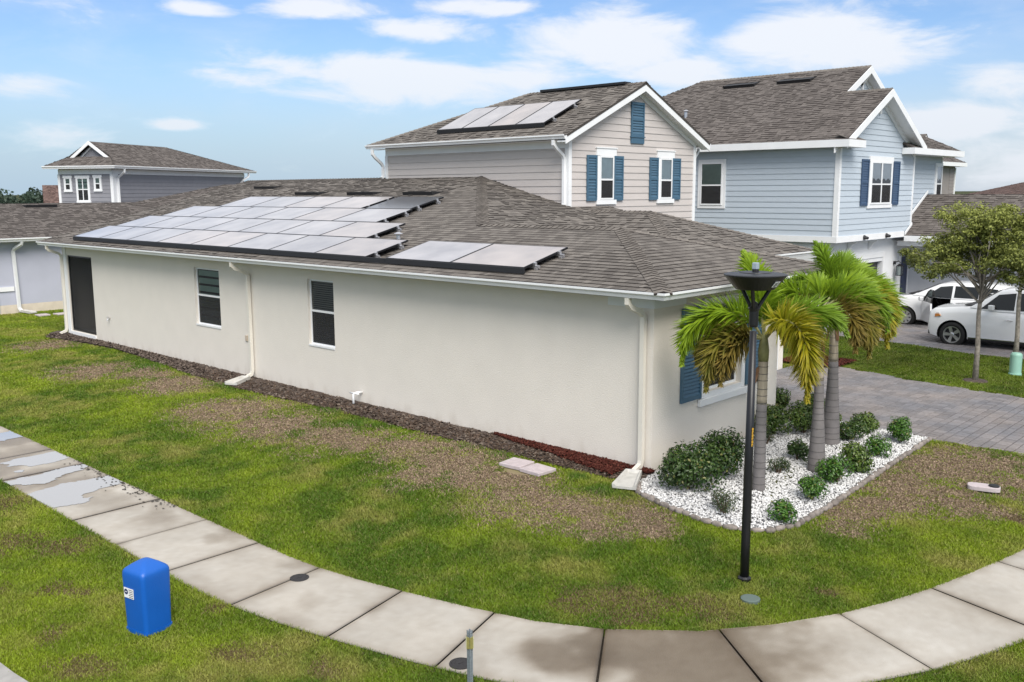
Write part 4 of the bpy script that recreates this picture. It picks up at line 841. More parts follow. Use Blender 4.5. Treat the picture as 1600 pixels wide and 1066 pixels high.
for l in (.2, 3.04):
    mb = MB(); mb.prism([G(.40, l, 6.50), G(.40, 1.62, 7.53), G(.40, 1.62, 7.34), G(.40, l+(.12 if l < 1 else -.12), 6.40)], dR*.05); mb.build('rake_board', M['white'], gh)
    mb = MB(); mb.prism([G(.70, l+(.35 if l < 1 else -.35), 6.50), G(.70, 1.62, 7.32), G(.70, 1.62, 7.22), G(.70, l+(.5 if l < 1 else -.5), 6.50)], dR*.04); mb.build('frieze_board', M['white'], gh)
gutter(gh, G(-.5, -.5, 6.22), G(14.2, -.5, 6.22), -dL, .15, .13, mP=1)
gutter(gh, G(-.5, GL+.5, 6.22), G(-.5, -.5, 6.22), -dR, .15, .13, mQ=1)
mb = MB(); mb.quad(G(-.5, -.5, 6.08), G(14.2, -.5, 6.08), G(14.2, .05, 6.08), G(-.5, .05, 6.08)); mb.quad(G(-.5, -.5, 6.08), G(-.5, GL+.5, 6.08), G(.05, GL+.5, 6.08), G(.05, -.5, 6.08)); mb.build('soffit', M['white'], gh)
mb = MB(); mb.tube([G(.3, -.52, 6.1), G(.3, -.50, 5.9), G(.3, -.10, 5.6), G(.3, -.10, 4)], .07, 4, rot=math.pi/4); mb.build('downspout', M['white'], gh)
mb = MB(); mb.tube([G(13.3, -.52, 6.1), G(13.3, -.5, 5.85), G(12.9, -.3, 5.6), G(12.9, -.12, 5.4)], .07, 4, rot=math.pi/4); mb.build('downspout', M['white'], gh)

# --- far roofs
def far_house(name, label, c, ang, ln, wd, ze, zr3, mt, wall, hip=0.0):
    o = empty(name, (c[0], c[1], 0), label, 'house'); d = V((math.cos(ang), math.sin(ang), 0)); e = V((-d.y, d.x, 0)); c = V((c[0], c[1], 0))
    P = lambda a, b, z: c+d*a+e*b+UZ*z
    for a, b in (((-1, -1), (1, -1)), ((1, -1), (1, 1)), ((1, 1), (-1, 1)), ((-1, 1), (-1, -1))):
        mb = MB(); mb.quad(P(a[0]*ln/2, a[1]*wd/2, 0), P(b[0]*ln/2, b[1]*wd/2, 0), P(b[0]*ln/2, b[1]*wd/2, ze), P(a[0]*ln/2, a[1]*wd/2, ze)); mb.build('wall', M[wall], o)
    L2, W2_ = ln/2+.5, wd/2+.5; h = hip
    roof_slope(o, [P(-L2, -W2_, ze), P(L2, -W2_, ze), P(L2-h, 0, zr3), P(-L2+h, 0, zr3)], mt=mt, expo=.3, seed=61); roof_slope(o, [P(L2, W2_, ze), P(-L2, W2_, ze), P(-L2+h, 0, zr3), P(L2-h, 0, zr3)], mt=mt, expo=.3, seed=62)
    for sg in (-1, 1):
        if h: roof_slope(o, [P(sg*L2, sg*-W2_, ze), P(sg*L2, sg*W2_, ze), P(sg*(L2-h), 0, zr3)], mt=mt, expo=.3, seed=63)
        else: mb = MB(); mb.quad(P(sg*(L2-.5), -W2_, ze), P(sg*(L2-.5), W2_, ze), P(sg*(L2-.5), 0, zr3-.05)); mb.build('gable_wall', M[wall], o)
    mb = MB()
    for sg in (-1, 1): mb.obox(P(0, sg*W2_, ze), d, e, UZ, -L2, L2, -.03 if sg < 0 else .003, -.003 if sg < 0 else .03, -.2, .03)
    mb.build('fascia', M['white'], o); return o
far_house('brown_roofed_house', 'distant house with a plain brown roof just left of the grey house', (36.1, 101.0), -.36, 13, 11, 3.2, 5.75, 'shingle_brown', 'greywall')
far_house('white_gabled_house', 'tiny distant white gable peeking over the lavender house roof', (76.5, 197), .9, 8, 5.6, 2.9, 4.2, 'shingle_dark', 'white')
fh = far_house('red_brown_roofed_house', 'distant house with a broad reddish brown hip roof behind the oaks', (104, 13.5), math.radians(-54), 26, 17, 3.9, 6.45, 'shingle_brown', 'greywall', 8.5)
for k in (-3.2, 0, 3.5):
    dd = V((math.cos(math.radians(-54)), math.sin(math.radians(-54)), 0)); ee = V((-dd.y, dd.x, 0))
    if ee.x > 0: ee = -ee
    roof_vent(fh, V((104, 13.5, 0))+dd*k+ee*1.4+UZ*6.12, dd, (-ee+UZ*.3).normalized(), (ee*.3+UZ).normalized(), 1.5, .5, .15)
nh = empty('brown_sided_house', (46.3, 17, 0), 'grey brown sided two storey house showing just past the right edge of the blue house', 'house')
M['tansiding'] = mat('grey_brown_siding', (.24, .215, .205), .6, .04, 3, rand=.03)
box_walls(nh, [(41.5, 12.15), (51.1, 12.15), (51.1, 22), (41.5, 22)], 0, 6.4, 'tansiding')
siding(nh, (50.1, 12.15, 0), UX, -UY, 4.2, 6.2, lambda z: .05, lambda z: .95, 'tansiding', .2)
mb = MB(); mb.box(50.98, 51.12, 12.08, 12.147, 4, 6.2); mb.build('corner_trim', M['white'], nh)
roof_slope(nh, [(41, 11.65, 6.5), (51.6, 11.65, 6.5), (49.2, 14.2, 8.0), (43.4, 14.2, 8.0)], mt='shingle_dark', seed=71); roof_slope(nh, [(51.6, 11.65, 6.5), (51.6, 22.5, 6.5), (49.2, 20, 8.0), (49.2, 14.2, 8.0)], mt='shingle_dark', seed=72)
roof_slope(nh, [(41, 22.5, 6.5), (41, 11.65, 6.5), (43.4, 14.2, 8.0), (43.4, 20, 8.0)], mt='shingle_dark', seed=73); mb = MB(); mb.quad((43.4, 14.2, 8.0), (49.2, 14.2, 8.0), (49.2, 20, 8.0), (43.4, 20, 8.0)); mb.build('roof_top', M['shingle_dark'], nh)
mb = MB(); mb.box(41, 51.65, 11.6, 11.66, 6.26, 6.5); mb.box(51.6, 51.65, 11.661, 22.5, 6.26, 6.5); mb.build('fascia', M['white'], nh)
for sx in (-1, 1):
    mb = MB(); mb.prism([(49.7+sx*.75, 13.6, 7.65), (49.7, 13.6, 8.32), (49.7, 13.6, 8.12), (49.7+sx*.62, 13.6, 7.58)], (0, .08, 0)); mb.build('rake_board', M['white'], nh)
mb = MB(); mb.quad((48.95, 13.55, 7.66), (49.7, 13.55, 8.33), (49.7, 16, 8.33), (48.95, 16, 7.66)); mb.quad((50.45, 13.55, 7.66), (50.45, 16, 7.66), (49.7, 16, 8.33), (49.7, 13.55, 8.33)); mb.quad((49.05, 13.75, 7.2), (50.35, 13.75, 7.2), (50.35, 13.75, 7.7), (49.7, 13.75, 8.28), (49.05, 13.75, 7.7)); mb.quad((49.05, 13.75, 6.4), (49.05, 16, 6.4), (49.05, 16, 7.7), (49.05, 13.75, 7.7)); mb.build('dormer', M['shingle_dark'], nh)

# ------------------------------------------------------------------ sidewalk, road, driveways
def offset_line(pts, d):
    out = []
    for i in range(len(pts)):
        t = pts[min(i+1, len(pts)-1)]-pts[max(i-1, 0)]; t = t/np.linalg.norm(t); out.append(pts[i]+np.array([t[1], -t[0]])*d)   # to the right of travel = away from the lawn
    return np.array(out)
# resample the inner edge
seg = np.linalg.norm(np.diff(INNER, axis=0), axis=1); cum = np.concatenate([[0], np.cumsum(seg)])
def at(sv): return np.array([np.interp(sv, cum, INNER[:, 0]), np.interp(sv, cum, INNER[:, 1])])
def frame_at(sv):
    p = at(sv); t = at(min(sv+.25, cum[-1]))-at(max(sv-.25, 0)); t = t/np.linalg.norm(t); return p, -np.array([t[1], -t[0]])*1.0, t
def edge(sv, d):          # d metres outward from the lawn edge
    p, nrm, t = frame_at(sv); r = np.array([t[1], -t[0]])
    # travel runs from far left toward the right; the lawn lies on the left hand
    return p+r*d
def nearest_s(x, y):
    ss = np.arange(0, cum[-1], .02); pp = np.stack([np.interp(ss, cum, INNER[:, 0]), np.interp(ss, cum, INNER[:, 1])], 1); return ss[np.argmin(np.hypot(pp[:, 0]-x, pp[:, 1]-y))]
M['slab'] = mat('sidewalk_concrete', (.40, .372, .328), .8, .10, .9, .25, 90, rand=.05, detail=9)
# stains: darker damp blotches of their own shape
_m = M['slab']; _t = _m.node_tree; _b = _t.nodes['Principled BSDF']; _src = _b.inputs['Base Color'].links[0].from_socket
_at = _t.nodes.new('ShaderNodeAttribute'); _at.attribute_name = 'tone'
_mx = _t.nodes.new('ShaderNodeMix'); _mx.data_type = 'RGBA'; _mx.blend_type = 'MULTIPLY'; _mx.inputs['Factor'].default_value = 1
_t.links.new(_src, _mx.inputs['A']); _t.links.new(_at.outputs['Color'], _mx.inputs['B']); _t.links.new(_mx.outputs['Result'], _b.inputs['Base Color'])
_sx = _t.nodes.new('ShaderNodeSeparateColor'); _t.links.new(_at.outputs['Color'], _sx.inputs[0])
_rr = _t.nodes.new('ShaderNodeMapRange'); _rr.inputs['From Min'].default_value = .4; _rr.inputs['From Max'].default_value = .95; _rr.inputs['To Min'].default_value = .38; _rr.inputs['To Max'].default_value = .85
_t.links.new(_sx.outputs[2], _rr.inputs['Value']); _t.links.new(_rr.outputs[0], _b.inputs['Roughness'])
STAINS = [(-5.3, -2.9, .8, .42), (-4.9, -3.6, 1.1, .42), (-4.35, -4.3, 1.0, .46), (-4.6, -3.3, .9, .42), (-4.2, -3.75, .8, .48), (-6.7, 4.9, .55, .72), (-6.6, 6.2, .7, .75), (-6.9, 7.3, .8, .62), (-6.9, 8.4, .9, .55), (-6.7, 10.4, .8, .6), (-7.2, 9.5, .8, .55), (-6.4, 11.5, .8, .6), (-5.9, 1.3, .45, .75), (-6.15, 3.3, .35, .7), (-7.4, 1.7, .4, .75), (-7.2, .1, .4, .8), (-6.5, .35, .25, .85), (-5.0, -2.5, .35, .7), (-3.4, -4.6, .4, .8), (-6.7, -2.25, .3, .85)]
def slab_tone(x, y):
    m = np.ones(np.shape(x)); f = fbm(x*1.0, y*1.0, 2.1, 5)
    wx = x+1.3*(fbm(x, y+11, 1.1, 4)-.5); wy = y+1.3*(fbm(x+23, y, 1.1, 4)-.5)
    for sx, sy, r, k in STAINS:
        d = np.hypot(wx-sx, wy-sy)/r; a = sstep(.0, .85, np.clip(1.3-d, 0, 1)*(.25+1.3*f)); m = np.minimum(m, 1-(1-k)*a)
    d = sdist(x, y); e = np.minimum(np.abs(d), np.abs(d+WALK_W)); m = m*(1-.20*(1-sstep(.0, .05+.22*fbm(x, y, 3., 3), e)))
    m = m*(.83+.30*fbm(x+31, y, .8, 5)); return m
joints = [nearest_s(*p) for p in [(-6.03, 5.6), (-6.03, 4.1), (-6.03, 2.645), (-6.0, 1.22), (-5.75, -.19), (-5.398, -1.484), (-4.85, -2.72), (-3.95, -3.7), (-2.607, -4.525), (-1.095, -5.056), (.4, -5.41)]]
while joints[0] > 3: joints.insert(0, joints[0]-1.5)
while joints[-1] < cum[-1]-3: joints.append(joints[-1]+1.5)
walk = MB()
ss = np.arange(0, cum[-1], .5)
bed = [edge(q, -.02) for q in ss], [edge(q, WALK_W+.02) for q in ss]
for i in range(len(ss)-1):
    a, b, c, d = bed[0][i], bed[1][i], bed[1][i+1], bed[0][i+1]; walk.quad((*a, -.262), (*b, -.262), (*c, -.262), (*d, -.262))
M['sand'] = mat('damp_sand', (.06, .05, .04), .95, .3, 12, .4, 60)
sw = walk.build('sidewalk', M['sand'], kind='structure', origin=(-6.7, 1, -.262))
slant = {4: .12, 5: .06}
for j in range(len(joints)-1):
    a, b = joints[j]+.009, joints[j+1]-.009
    if at(a)[1] > 55 or at(a)[0] > 40: continue
    near_ = np.hypot(*(at((a+b)/2)-np.array([CAM.x, CAM.y]))) < 26
    na, nb = (40, 36) if near_ else (4, 3)
    vs = []; qs = []
    for i in range(na+1):
        for k in range(nb+1):
            p = edge(a+(b-a)*i/na, WALK_W*k/nb); vs.append((p[0], p[1]))
    vs = np.array(vs); tl = random.uniform(-.004, .004); zt = np.full(len(vs), -.195)+tl
    ii = np.arange((na+1)*(nb+1)).reshape(na+1, nb+1)
    border = list(ii[:, 0])+list(ii[-1, 1:])+list(ii[-2::-1, -1])+list(ii[0, -2:0:-1])
    q = np.stack([ii[:-1, :-1], ii[:-1, 1:], ii[1:, 1:], ii[1:, :-1]], -1).reshape(-1, 4)
    inb = np.zeros(len(vs), bool); inb[border] = True; zt = zt-np.where(inb, .007, 0)
    n0 = len(vs); bv = vs[border]; skirt = []
    for t_ in range(len(border)): skirt.append((border[t_], n0+t_, n0+(t_+1) % len(border), border[(t_+1) % len(border)]))
    allv = np.concatenate([np.column_stack([vs, zt]), np.column_stack([bv, np.full(len(bv), -.262)])])
    tone = slab_tone(allv[:, 0], allv[:, 1])
    fa = np.repeat(np.arange(na+1)/na, nb+1); dj = np.minimum(fa, 1-fa)*(b-a); dj = np.concatenate([dj, np.zeros(len(bv))]); jn = fbm(allv[:, 0], allv[:, 1], 2.3, 4)
    tone = tone*(1-.42*np.exp(-(dj/(.025+.10*jn))**1.2)*(.3+1.0*jn)); tone = tone*(.90+.2*fbm(allv[:, 0], allv[:, 1], 12., 3)); tcol = np.stack([tone, tone**1.16, tone**1.36], -1)
    qq = np.concatenate([q, np.array(skirt)]); np_mesh('slab', allv, qq[:, ::-1], np.full(len(qq), 4), M['slab'], tcol, sw)
# road and kerb beyond the verge
M['asphalt'] = mat('asphalt', (.055, .055, .057), .9, .2, 4, .4, 120)
rd = MB()
for i in range(len(ss)-1):
    a, b, c, d = edge(ss[i], WALK_W+2.80), edge(ss[i], WALK_W+12), edge(ss[i+1], WALK_W+12), edge(ss[i+1], WALK_W+2.80); rd.quad((*a, -.335), (*b, -.335), (*c, -.335), (*d, -.335))
rd.build('road', M['asphalt'], kind='structure')
kb = MB()
for i in range(len(ss)-1):
    for (d0, d1, z) in ((2.40, 2.80, -.19),):
        a, b, c, d = edge(ss[i], WALK_W+d0), edge(ss[i], WALK_W+d1), edge(ss[i+1], WALK_W+d1), edge(ss[i+1], WALK_W+d0)
        kb.add([(*a, z), (*b, z-.06), (*c, z-.06), (*d, z), (*a, -.45), (*b, -.45), (*c, -.45), (*d, -.45)], [(0, 1, 2, 3), (1, 5, 6, 2), (0, 3, 7, 4)])
kb.build('kerb', mat('kerb_concrete', (.30, .29, .275), .9, .15, 6, .3, 60), kind='structure')
# shallow puddles on the far slabs
M['water'] = mat('rain_water', (.30, .295, .29), .07, spec=.6, coat=.8)
def puddle(cx, cy, rx, ry, ang, seed):
    R = random.Random(seed); mb = MB(); n = 40; pts = []
    ph = [R.random()*6.28 for _ in range(5)]
    for k in range(n):
        a = 2*math.pi*k/n; r = 1+.22*math.sin(2*a+ph[0])+.16*math.sin(3*a+ph[1])+.10*math.sin(5*a+ph[2])+.06*math.sin(9*a+ph[3])
        x, y = rx*r*math.cos(a), ry*r*math.sin(a); px, py = cx+x*math.cos(ang)-y*math.sin(ang), cy+x*math.sin(ang)+y*math.cos(ang)
        px = min(max(px, -7.47), -6.05); pts.append((px, py, -.1865))
    mb.add(pts+[(cx, cy, -.1865)], [(k, (k+1) % n, n) for k in range(n)]); o = mb.build('puddle', M['water'], kind='structure'); return o
gxp, gyp = np.meshgrid(np.arange(-7.47, -6.06, .028), np.arange(5.6, 13.2, .028), indexing='ij')
pm = fbm(gxp*.7+3.3, gyp*1.5+1.7, 1.15, 4)+.10*fbm(gxp, gyp, 6, 2)
pm = pm-.10+.16*sstep(6.2, 6.7, gyp)*(1-sstep(9.7, 10.3, gyp))+.12*np.exp(-((gyp-11.7)/.4)**2)-.05*sstep(-6.5, -6.1, gxp)
wet = pm > np.quantile(pm[:, (gyp[0] > 6.3) & (gyp[0] < 10.2)], .48)
pi = np.arange(gxp.size).reshape(gxp.shape); cell = wet[:-1, :-1] & wet[1:, :-1] & wet[1:, 1:] & wet[:-1, 1:]
pq = np.stack([pi[:-1, :-1], pi[1:, :-1], pi[1:, 1:], pi[:-1, 1:]], -1)[cell]
use = np.unique(pq); rm_ = np.full(gxp.size, -1); rm_[use] = np.arange(len(use))
np_mesh('puddle', np.column_stack([gxp.ravel()[use], gyp.ravel()[use], np.full(len(use), -.1865)]), rm_[pq], np.full(len(pq), 4), M['water'], kind='structure')
# damp leaf litter along the wet edge
lm = MB(); R = random.Random(5)
for k in range(150):
    y = R.uniform(5.0, 8.9); x = -6.05-abs(R.gauss(0, .14)); a = R.random()*3.14; r = R.uniform(.012, .035)
    lm.quad(*[(x+r*math.cos(a+q)*(1 if q % 3.14 < 1 else .5), y+r*math.sin(a+q), -.183+.003*R.random()) for q in (0, 1.57, 3.14, 4.71)])
lm.build('leaf_litter', mat('damp_litter', (.035, .028, .02), .9), kind='stuff')
# paver driveway
M['paver'] = mat('grey_rose_pavers', (.192, .183, .184), .85, .10, 14, .4, 90, rand=.16)
M['pavers'] = mat('grey_rose_paver_field', (.192, .183, .184), .85, .10, 14, .4, 90, rand=.16, island=True)
for k_ in ('paver', 'pavers'):
    t = M[k_].node_tree; bs = t.nodes['Principled BSDF']; src = bs.inputs['Base Color'].links[0].from_socket
    n = t.nodes.new('ShaderNodeTexNoise'); n.inputs['Scale'].default_value = .9; n.inputs['Detail'].default_value = 4; g2 = t.nodes.new('ShaderNodeNewGeometry'); t.links.new(g2.outputs['Position'], n.inputs['Vector'])
    cr = t.nodes.new('ShaderNodeValToRGB'); cr.color_ramp.elements[0].position = .35; cr.color_ramp.elements[1].position = .65; cr.color_ramp.elements[0].color = (.84, .87, .93, 1); cr.color_ramp.elements[1].color = (1.12, 1.05, 1.0, 1); t.links.new(n.outputs['Fac'], cr.inputs[0])
    x = t.nodes.new('ShaderNodeMix'); x.data_type = 'RGBA'; x.blend_type = 'MULTIPLY'; x.inputs['Factor'].default_value = 1; t.links.new(src, x.inputs['A']); t.links.new(cr.outputs[0], x.inputs['B']); t.links.new(x.outputs['Result'], bs.inputs['Base Color'])
def driveway(name, poly, zfun, singles):
    xs = [p[0] for p in poly]; ys = [p[1] for p in poly]
    b = MB(); b.add([(x, y, zfun(x, y)-.045) for x, y in poly], [tuple(range(len(poly)))]); o = b.build(name, M['sand'], kind='structure')
    cells = []; y = min(ys); r = 0; R = random.Random(3)
    while y < max(ys):
        rh = (.235, .155)[r % 2]; x = min(xs)-R.random()*.2
        while x < max(xs):
            wd = R.choice((.155, .235, .235, .31)); cx, cy = x+wd/2, y+rh/2
            if inpoly(np.array([cx]), np.array([cy]), poly)[0]: cells.append((cx, cy, wd-.012, rh-.012))
            x += wd
        y += rh; r += 1
    cells.sort(key=lambda c: math.hypot(c[0]-CAM.x, c[1]-CAM.y)+ (0 if c[1] > -4.6 else 50))
    many = MB(); cache = {}
    for j, (cx, cy, wd, rh) in enumerate(cells):
        z = zfun(cx, cy)+R.uniform(-.003, .003); bz = .006
        geo = lambda q, ox, oy, oz: q.add([(ox+sx*wd/2, oy+sy*rh/2, oz-.045) for sx, sy in ((-1, -1), (1, -1), (1, 1), (-1, 1))]+[(ox+sx*wd/2, oy+sy*rh/2, oz-bz) for sx, sy in ((-1, -1), (1, -1), (1, 1), (-1, 1))]+[(ox+sx*(wd/2-bz), oy+sy*(rh/2-bz), oz) for sx, sy in ((-1, -1), (1, -1), (1, 1), (-1, 1))],
              [(8, 9, 10, 11)]+[(i, (i+1) % 4, 4+(i+1) % 4, 4+i) for i in range(4)]+[(4+i, 4+(i+1) % 4, 8+(i+1) % 4, 8+i) for i in range(4)])
        if j < singles:
            k = (round(wd, 3), rh)
            if k not in cache: q = MB(); geo(q, 0, 0, 0); cache[k] = q.mesh('paver', M['paver'])
            piece('paver', cache[k], Matrix.Translation((cx, cy, z)), o)
        else: geo(many, cx, cy, z)
    if many.v: many.build('paver_field', M['pavers'], o, kind='stuff')
    return o
driveway('driveway', DRIVE, lambda x, y: gz(x, y)-.005 if y < -1 else -.005, 300)
driveway('neighbouring_driveway', NDRIVE, lambda x, y: -.02 if y > -2 else gz(x, y)-.02, 0)

# ------------------------------------------------------------------ planting beds
def strip_bed(name, outer, inner_x, mt, z, amp, seed, mb_res=.12):
    R = np.random.default_rng(seed); ys = np.array([p[1] for p in outer]); xs = np.array([p[0] for p in outer])
    yy = np.arange(ys.min(), ys.max(), mb_res); vs = []; k = 7
    for y in yy:
        xo = np.interp(y, ys, xs)+R.normal(0, .03)
        for i in range(k): t = i/(k-1); vs.append((inner_x+(xo-inner_x)*t, y, gz(inner_x+(xo-inner_x)*t, y)+z*(1-t**3)+amp*R.random()-.02*t))
    ii = np.arange(len(yy)*k).reshape(len(yy), k); q = np.stack([ii[:-1, :-1], ii[1:, :-1], ii[1:, 1:], ii[:-1, 1:]], -1).reshape(-1, 4)
    return np_mesh(name, vs, q[:, ::-1], np.full(len(q), 4), mt, kind='stuff')
def chips(n, fxy, zf, lo, hi, cols, name, mt, thick=.35):
    R = np.random.default_rng(len(name)*7+n % 97); xy = fxy(n); n = len(xy)
    a = R.random(n)*6.28; l = R.uniform(lo, hi, n); w_ = l*R.uniform(.25, .5, n); t = R.normal(0, .35, n)
    z = zf(xy[:, 0], xy[:, 1])+R.random(n)*.02
    dx = np.stack([np.cos(a)*np.cos(t), np.sin(a)*np.cos(t), np.sin(t)], 1)*l[:, None]/2; dy = np.stack([-np.sin(a), np.cos(a), R.normal(0, .3, n)], 1)*w_[:, None]/2
    c = np.column_stack([xy, z]); up_ = np.array([0, 0, 1])*w_[:, None]*thick
    v = np.stack([c-dx-dy, c+dx-dy, c+dx+dy, c-dx+dy, c+up_], 1).reshape(-1, 3)
    b = np.arange(n)[:, None]*5; f = np.concatenate([np.stack([b[:, 0]+i, b[:, 0]+(i+1) % 4, b[:, 0]+4], 1) for i in range(4)])
    pick = R.integers(0, len(cols), n); cc = np.array(cols)[pick]*R.uniform(.7, 1.3, n)[:, None]; vc = np.repeat(cc, 5, 0)
    return np_mesh(name, v, f, np.full(len(f), 3), mt, vc, kind='stuff')
M['vc'] = vcol_mat('mixed_chips', .9, .1)
M['mulchbase'] = mat('old_mulch', (.075, .055, .045), .95, .35, 18, .6, 50); M['redbase'] = mat('red_mulch', (.075, .022, .014), .95, .35, 18, .6, 50)
strip_bed('mulch_bed', MULCH_N[1:-1], -.01, M['mulchbase'], .05, .03, 1)
def bed_pts(y0, y1, f0, f1):
    ys = np.array([p[1] for p in MULCH_N[1:-1]]); xs = np.array([p[0] for p in MULCH_N[1:-1]])
    def f(n):
        y = rng.uniform(y0, y1, n); t = rng.uniform(f0, f1, n)**.9; return np.column_stack([np.interp(y, ys, xs)*t-.01+rng.normal(0, .02, n), y])
    return f
zbed = lambda x, y: ground_z(x, y)+.045*(1-np.clip(-x/.75, 0, 1)**3)+.01
chips(7000, bed_pts(-.05, 14, .02, 1.06), zbed, .03, .09, [(.10, .072, .055), (.055, .039, .031), (.15, .122, .10), (.08, .055, .04)], 'mulch', M['vc'])
chips(3500, bed_pts(14, 24.5, .02, 1.05), zbed, .05, .11, [(.11, .085, .07), (.06, .045, .038), (.15, .12, .10)], 'mulch', M['vc'])
def red_pts(n):
    y = rng.uniform(-.12, 3.7, n); wmax = np.interp(y, [-.12, .3, 1, 2, 3, 3.7], [.62, .62, .52, .33, .20, .05]); q = np.column_stack([-rng.uniform(.0, 1, n)*wmax-.01, y]); return q[~((q[:, 0] < -.22) & (q[:, 1] < .36))]
chips(9000, red_pts, lambda x, y: zbed(x, y)+.03, .025, .07, [(.072, .018, .013), (.045, .013, .010), (.10, .034, .024)], 'red_mulch', M['vc'])
chips(2500, lambda n: np.column_stack([rng.uniform(11.4, 12.9, n), rng.uniform(1.9, 3.6, n)]), lambda x, y: ground_z(x, y)+.03, .05, .1, [(.10, .03, .02), (.065, .02, .015)], 'red_mulch', M['vc'])
# white pebble bed
gp = MB(); gp.add([(x, y, gz(x, y)+.012) for x, y in GRAVEL], [tuple(range(len(GRAVEL)))]); gp.build('gravel_base', mat('grey_pebble_base', (.36, .36, .37), .9, .3, 30, .5, 60), kind='structure')  # plain grey sheet under the pebbles
def pebbles(n, poly, lo, hi, name):
    xs = [p[0] for p in poly]; ys = [p[1] for p in poly]; x = rng.uniform(min(xs), max(xs), n*3); y = rng.uniform(min(ys), max(ys), n*3)
    k = inpoly(x, y, poly); x = x[k][:n]; y = y[k][:n]; n = len(x); r = rng.uniform(lo, hi, n)
    z = ground_z(x, y)+.022+.018*rng.random(n)+.02*(fbm(x, y, 2, 3)-.5)
    base = np.array([(1, 0, 0), (0, 1, 0), (-1, 0, 0), (0, -1, 0), (0, 0, 1), (0, 0, -1)], float)
    a = rng.random(n)*6.28; e = rng.uniform(.6, 1.3, (n, 3)); e[:, 2] *= .7
    v = base[None]*e[:, None]*r[:, None, None]; v = v+rng.normal(0, .18, v.shape)*r[:, None, None]
    c, s_ = np.cos(a), np.sin(a); vx = v[..., 0]*c[:, None]-v[..., 1]*s_[:, None]; vy = v[..., 0]*s_[:, None]+v[..., 1]*c[:, None]
    P = np.stack([vx+x[:, None], vy+y[:, None], v[..., 2]+z[:, None]], -1).reshape(-1, 3)
    tri = np.array([(0, 1, 4), (1, 2, 4), (2, 3, 4), (3, 0, 4), (1, 0, 5), (2, 1, 5), (3, 2, 5), (0, 3, 5)]); f = (np.arange(n)[:, None, None]*6+tri[None]).reshape(-1, 3)
    tone = rng.uniform(.50, .80, n); dk = rng.random(n) < .05; tone[dk] *= .55; col = np.stack([tone, tone*.995, tone*.985], 1)
    np_mesh(name, P, f, np.full(len(f), 3), vcol_mat('white_pebbles', .6, .3), np.repeat(col, 6, 0), kind='stuff')
pebbles(24000, GRAVEL, .014, .030, 'white_gravel')
# edging stones round the bed, each one its own
edg = empty('stone_edging', (2, -2.8, -.06), 'low border of rounded grey brown stones round the white gravel bed', 'edging')
M['stone'] = mat('border_stone', (.22, .19, .17), .9, .25, 9, .5, 40, rand=.25)
path = np.array([(-.55, -.16)]+GRAVEL[2:14]); sl = np.concatenate([[0], np.cumsum(np.linalg.norm(np.diff(path, axis=0), axis=1))]); x = 0; R = random.Random(9)
while x < sl[-1]:
    ln = R.uniform(.12, .21); m = x+ln/2; px, py = np.interp(m, sl, path[:, 0]), np.interp(m, sl, path[:, 1]); qx, qy = np.interp(m+.05, sl, path[:, 0]), np.interp(m+.05, sl, path[:, 1])
    t = V((qx-px, qy-py, 0));
    if t.length < 1e-6: t = V((1, 0, 0))
    t.normalize(); nn = V((-t.y, t.x, 0)); bm = bmesh.new(); bmesh.ops.create_icosphere(bm, subdivisions=2, radius=1)
    h = R.uniform(.038, .06); wd = R.uniform(.038, .058); c = V((px, py, gz(px, py)+.015)); sd0 = R.random()*50
    mb = MB(); vs = []
    for v_ in bm.verts:
        q = v_.co; k = 1+.16*math.sin(q.x*3+sd0)*math.cos(q.y*4+sd0*2)+.08*math.sin(q.z*6+sd0); f_ = lambda a: math.copysign(abs(a)**.75, a)
        vs.append(c+t*(f_(q.x)*ln*.52*k)+nn*(f_(q.y)*wd*k)+UZ*(f_(q.z)*h*k))
    mb.add(vs, [tuple(v_.index for v_ in f.verts) for f in bm.faces]); bm.free(); mb.build('stone', M['stone'], edg, smooth=True); x += ln+R.uniform(0, .02)
# splash blocks
def splash(x, y, ang, label, sc=1.0, z=None):
    mb = MB(); d = V((math.cos(ang), math.sin(ang), 0)); e = V((-d.y, d.x, 0)); z0 = gz(x, y)+.02 if z is None else z; O = V((x, y, z0))
    wa, wb, ln = .11*sc, .16*sc, .62*sc
    P = lambda a, b, c: O+d*a+e*b+UZ*c
    z0 += .03; O.z = z0; mb.add([P(0, -wa, 0), P(0, wa, 0), P(ln, wb, -.02), P(ln, -wb, -.02), P(0, -wa, .09), P(0, wa, .09), P(ln, wb, .06), P(ln, -wb, .06), P(.02, -wa+.03, .09), P(.02, wa-.03, .09), P(ln, wb-.03, .055), P(ln, -wb+.03, .055), P(.05, -wa+.05, .045), P(.05, wa-.05, .045), P(ln, wb-.06, .02), P(ln, -wb+.06, .02)],
           [(0, 4, 5, 1), (0, 3, 7, 4), (1, 5, 6, 2), (4, 8, 9, 5), (4, 7, 11, 8), (5, 9, 10, 6), (8, 12, 13, 9), (8, 11, 15, 12), (9, 13, 14, 10), (12, 15, 14, 13), (2, 14, 15, 3), (2, 6, 10, 14), (3, 15, 11, 7)])
    return tag(mb.build('splash_block', M['concrete_block']), label, 'splash block', 'splash blocks under downspouts')
splash(-.36, .10, math.radians(204), 'pale splash block at the corner downspout beside the white gravel', 1.25, .03)
splash(-.30, 12.35, math.radians(205), 'small splash block below the middle downspout of the long wall', 1.1, .03)
splash(1.2, LY-.30, math.radians(-75), 'splash block at the foot of the lavender house downspout', 1.0, .02)
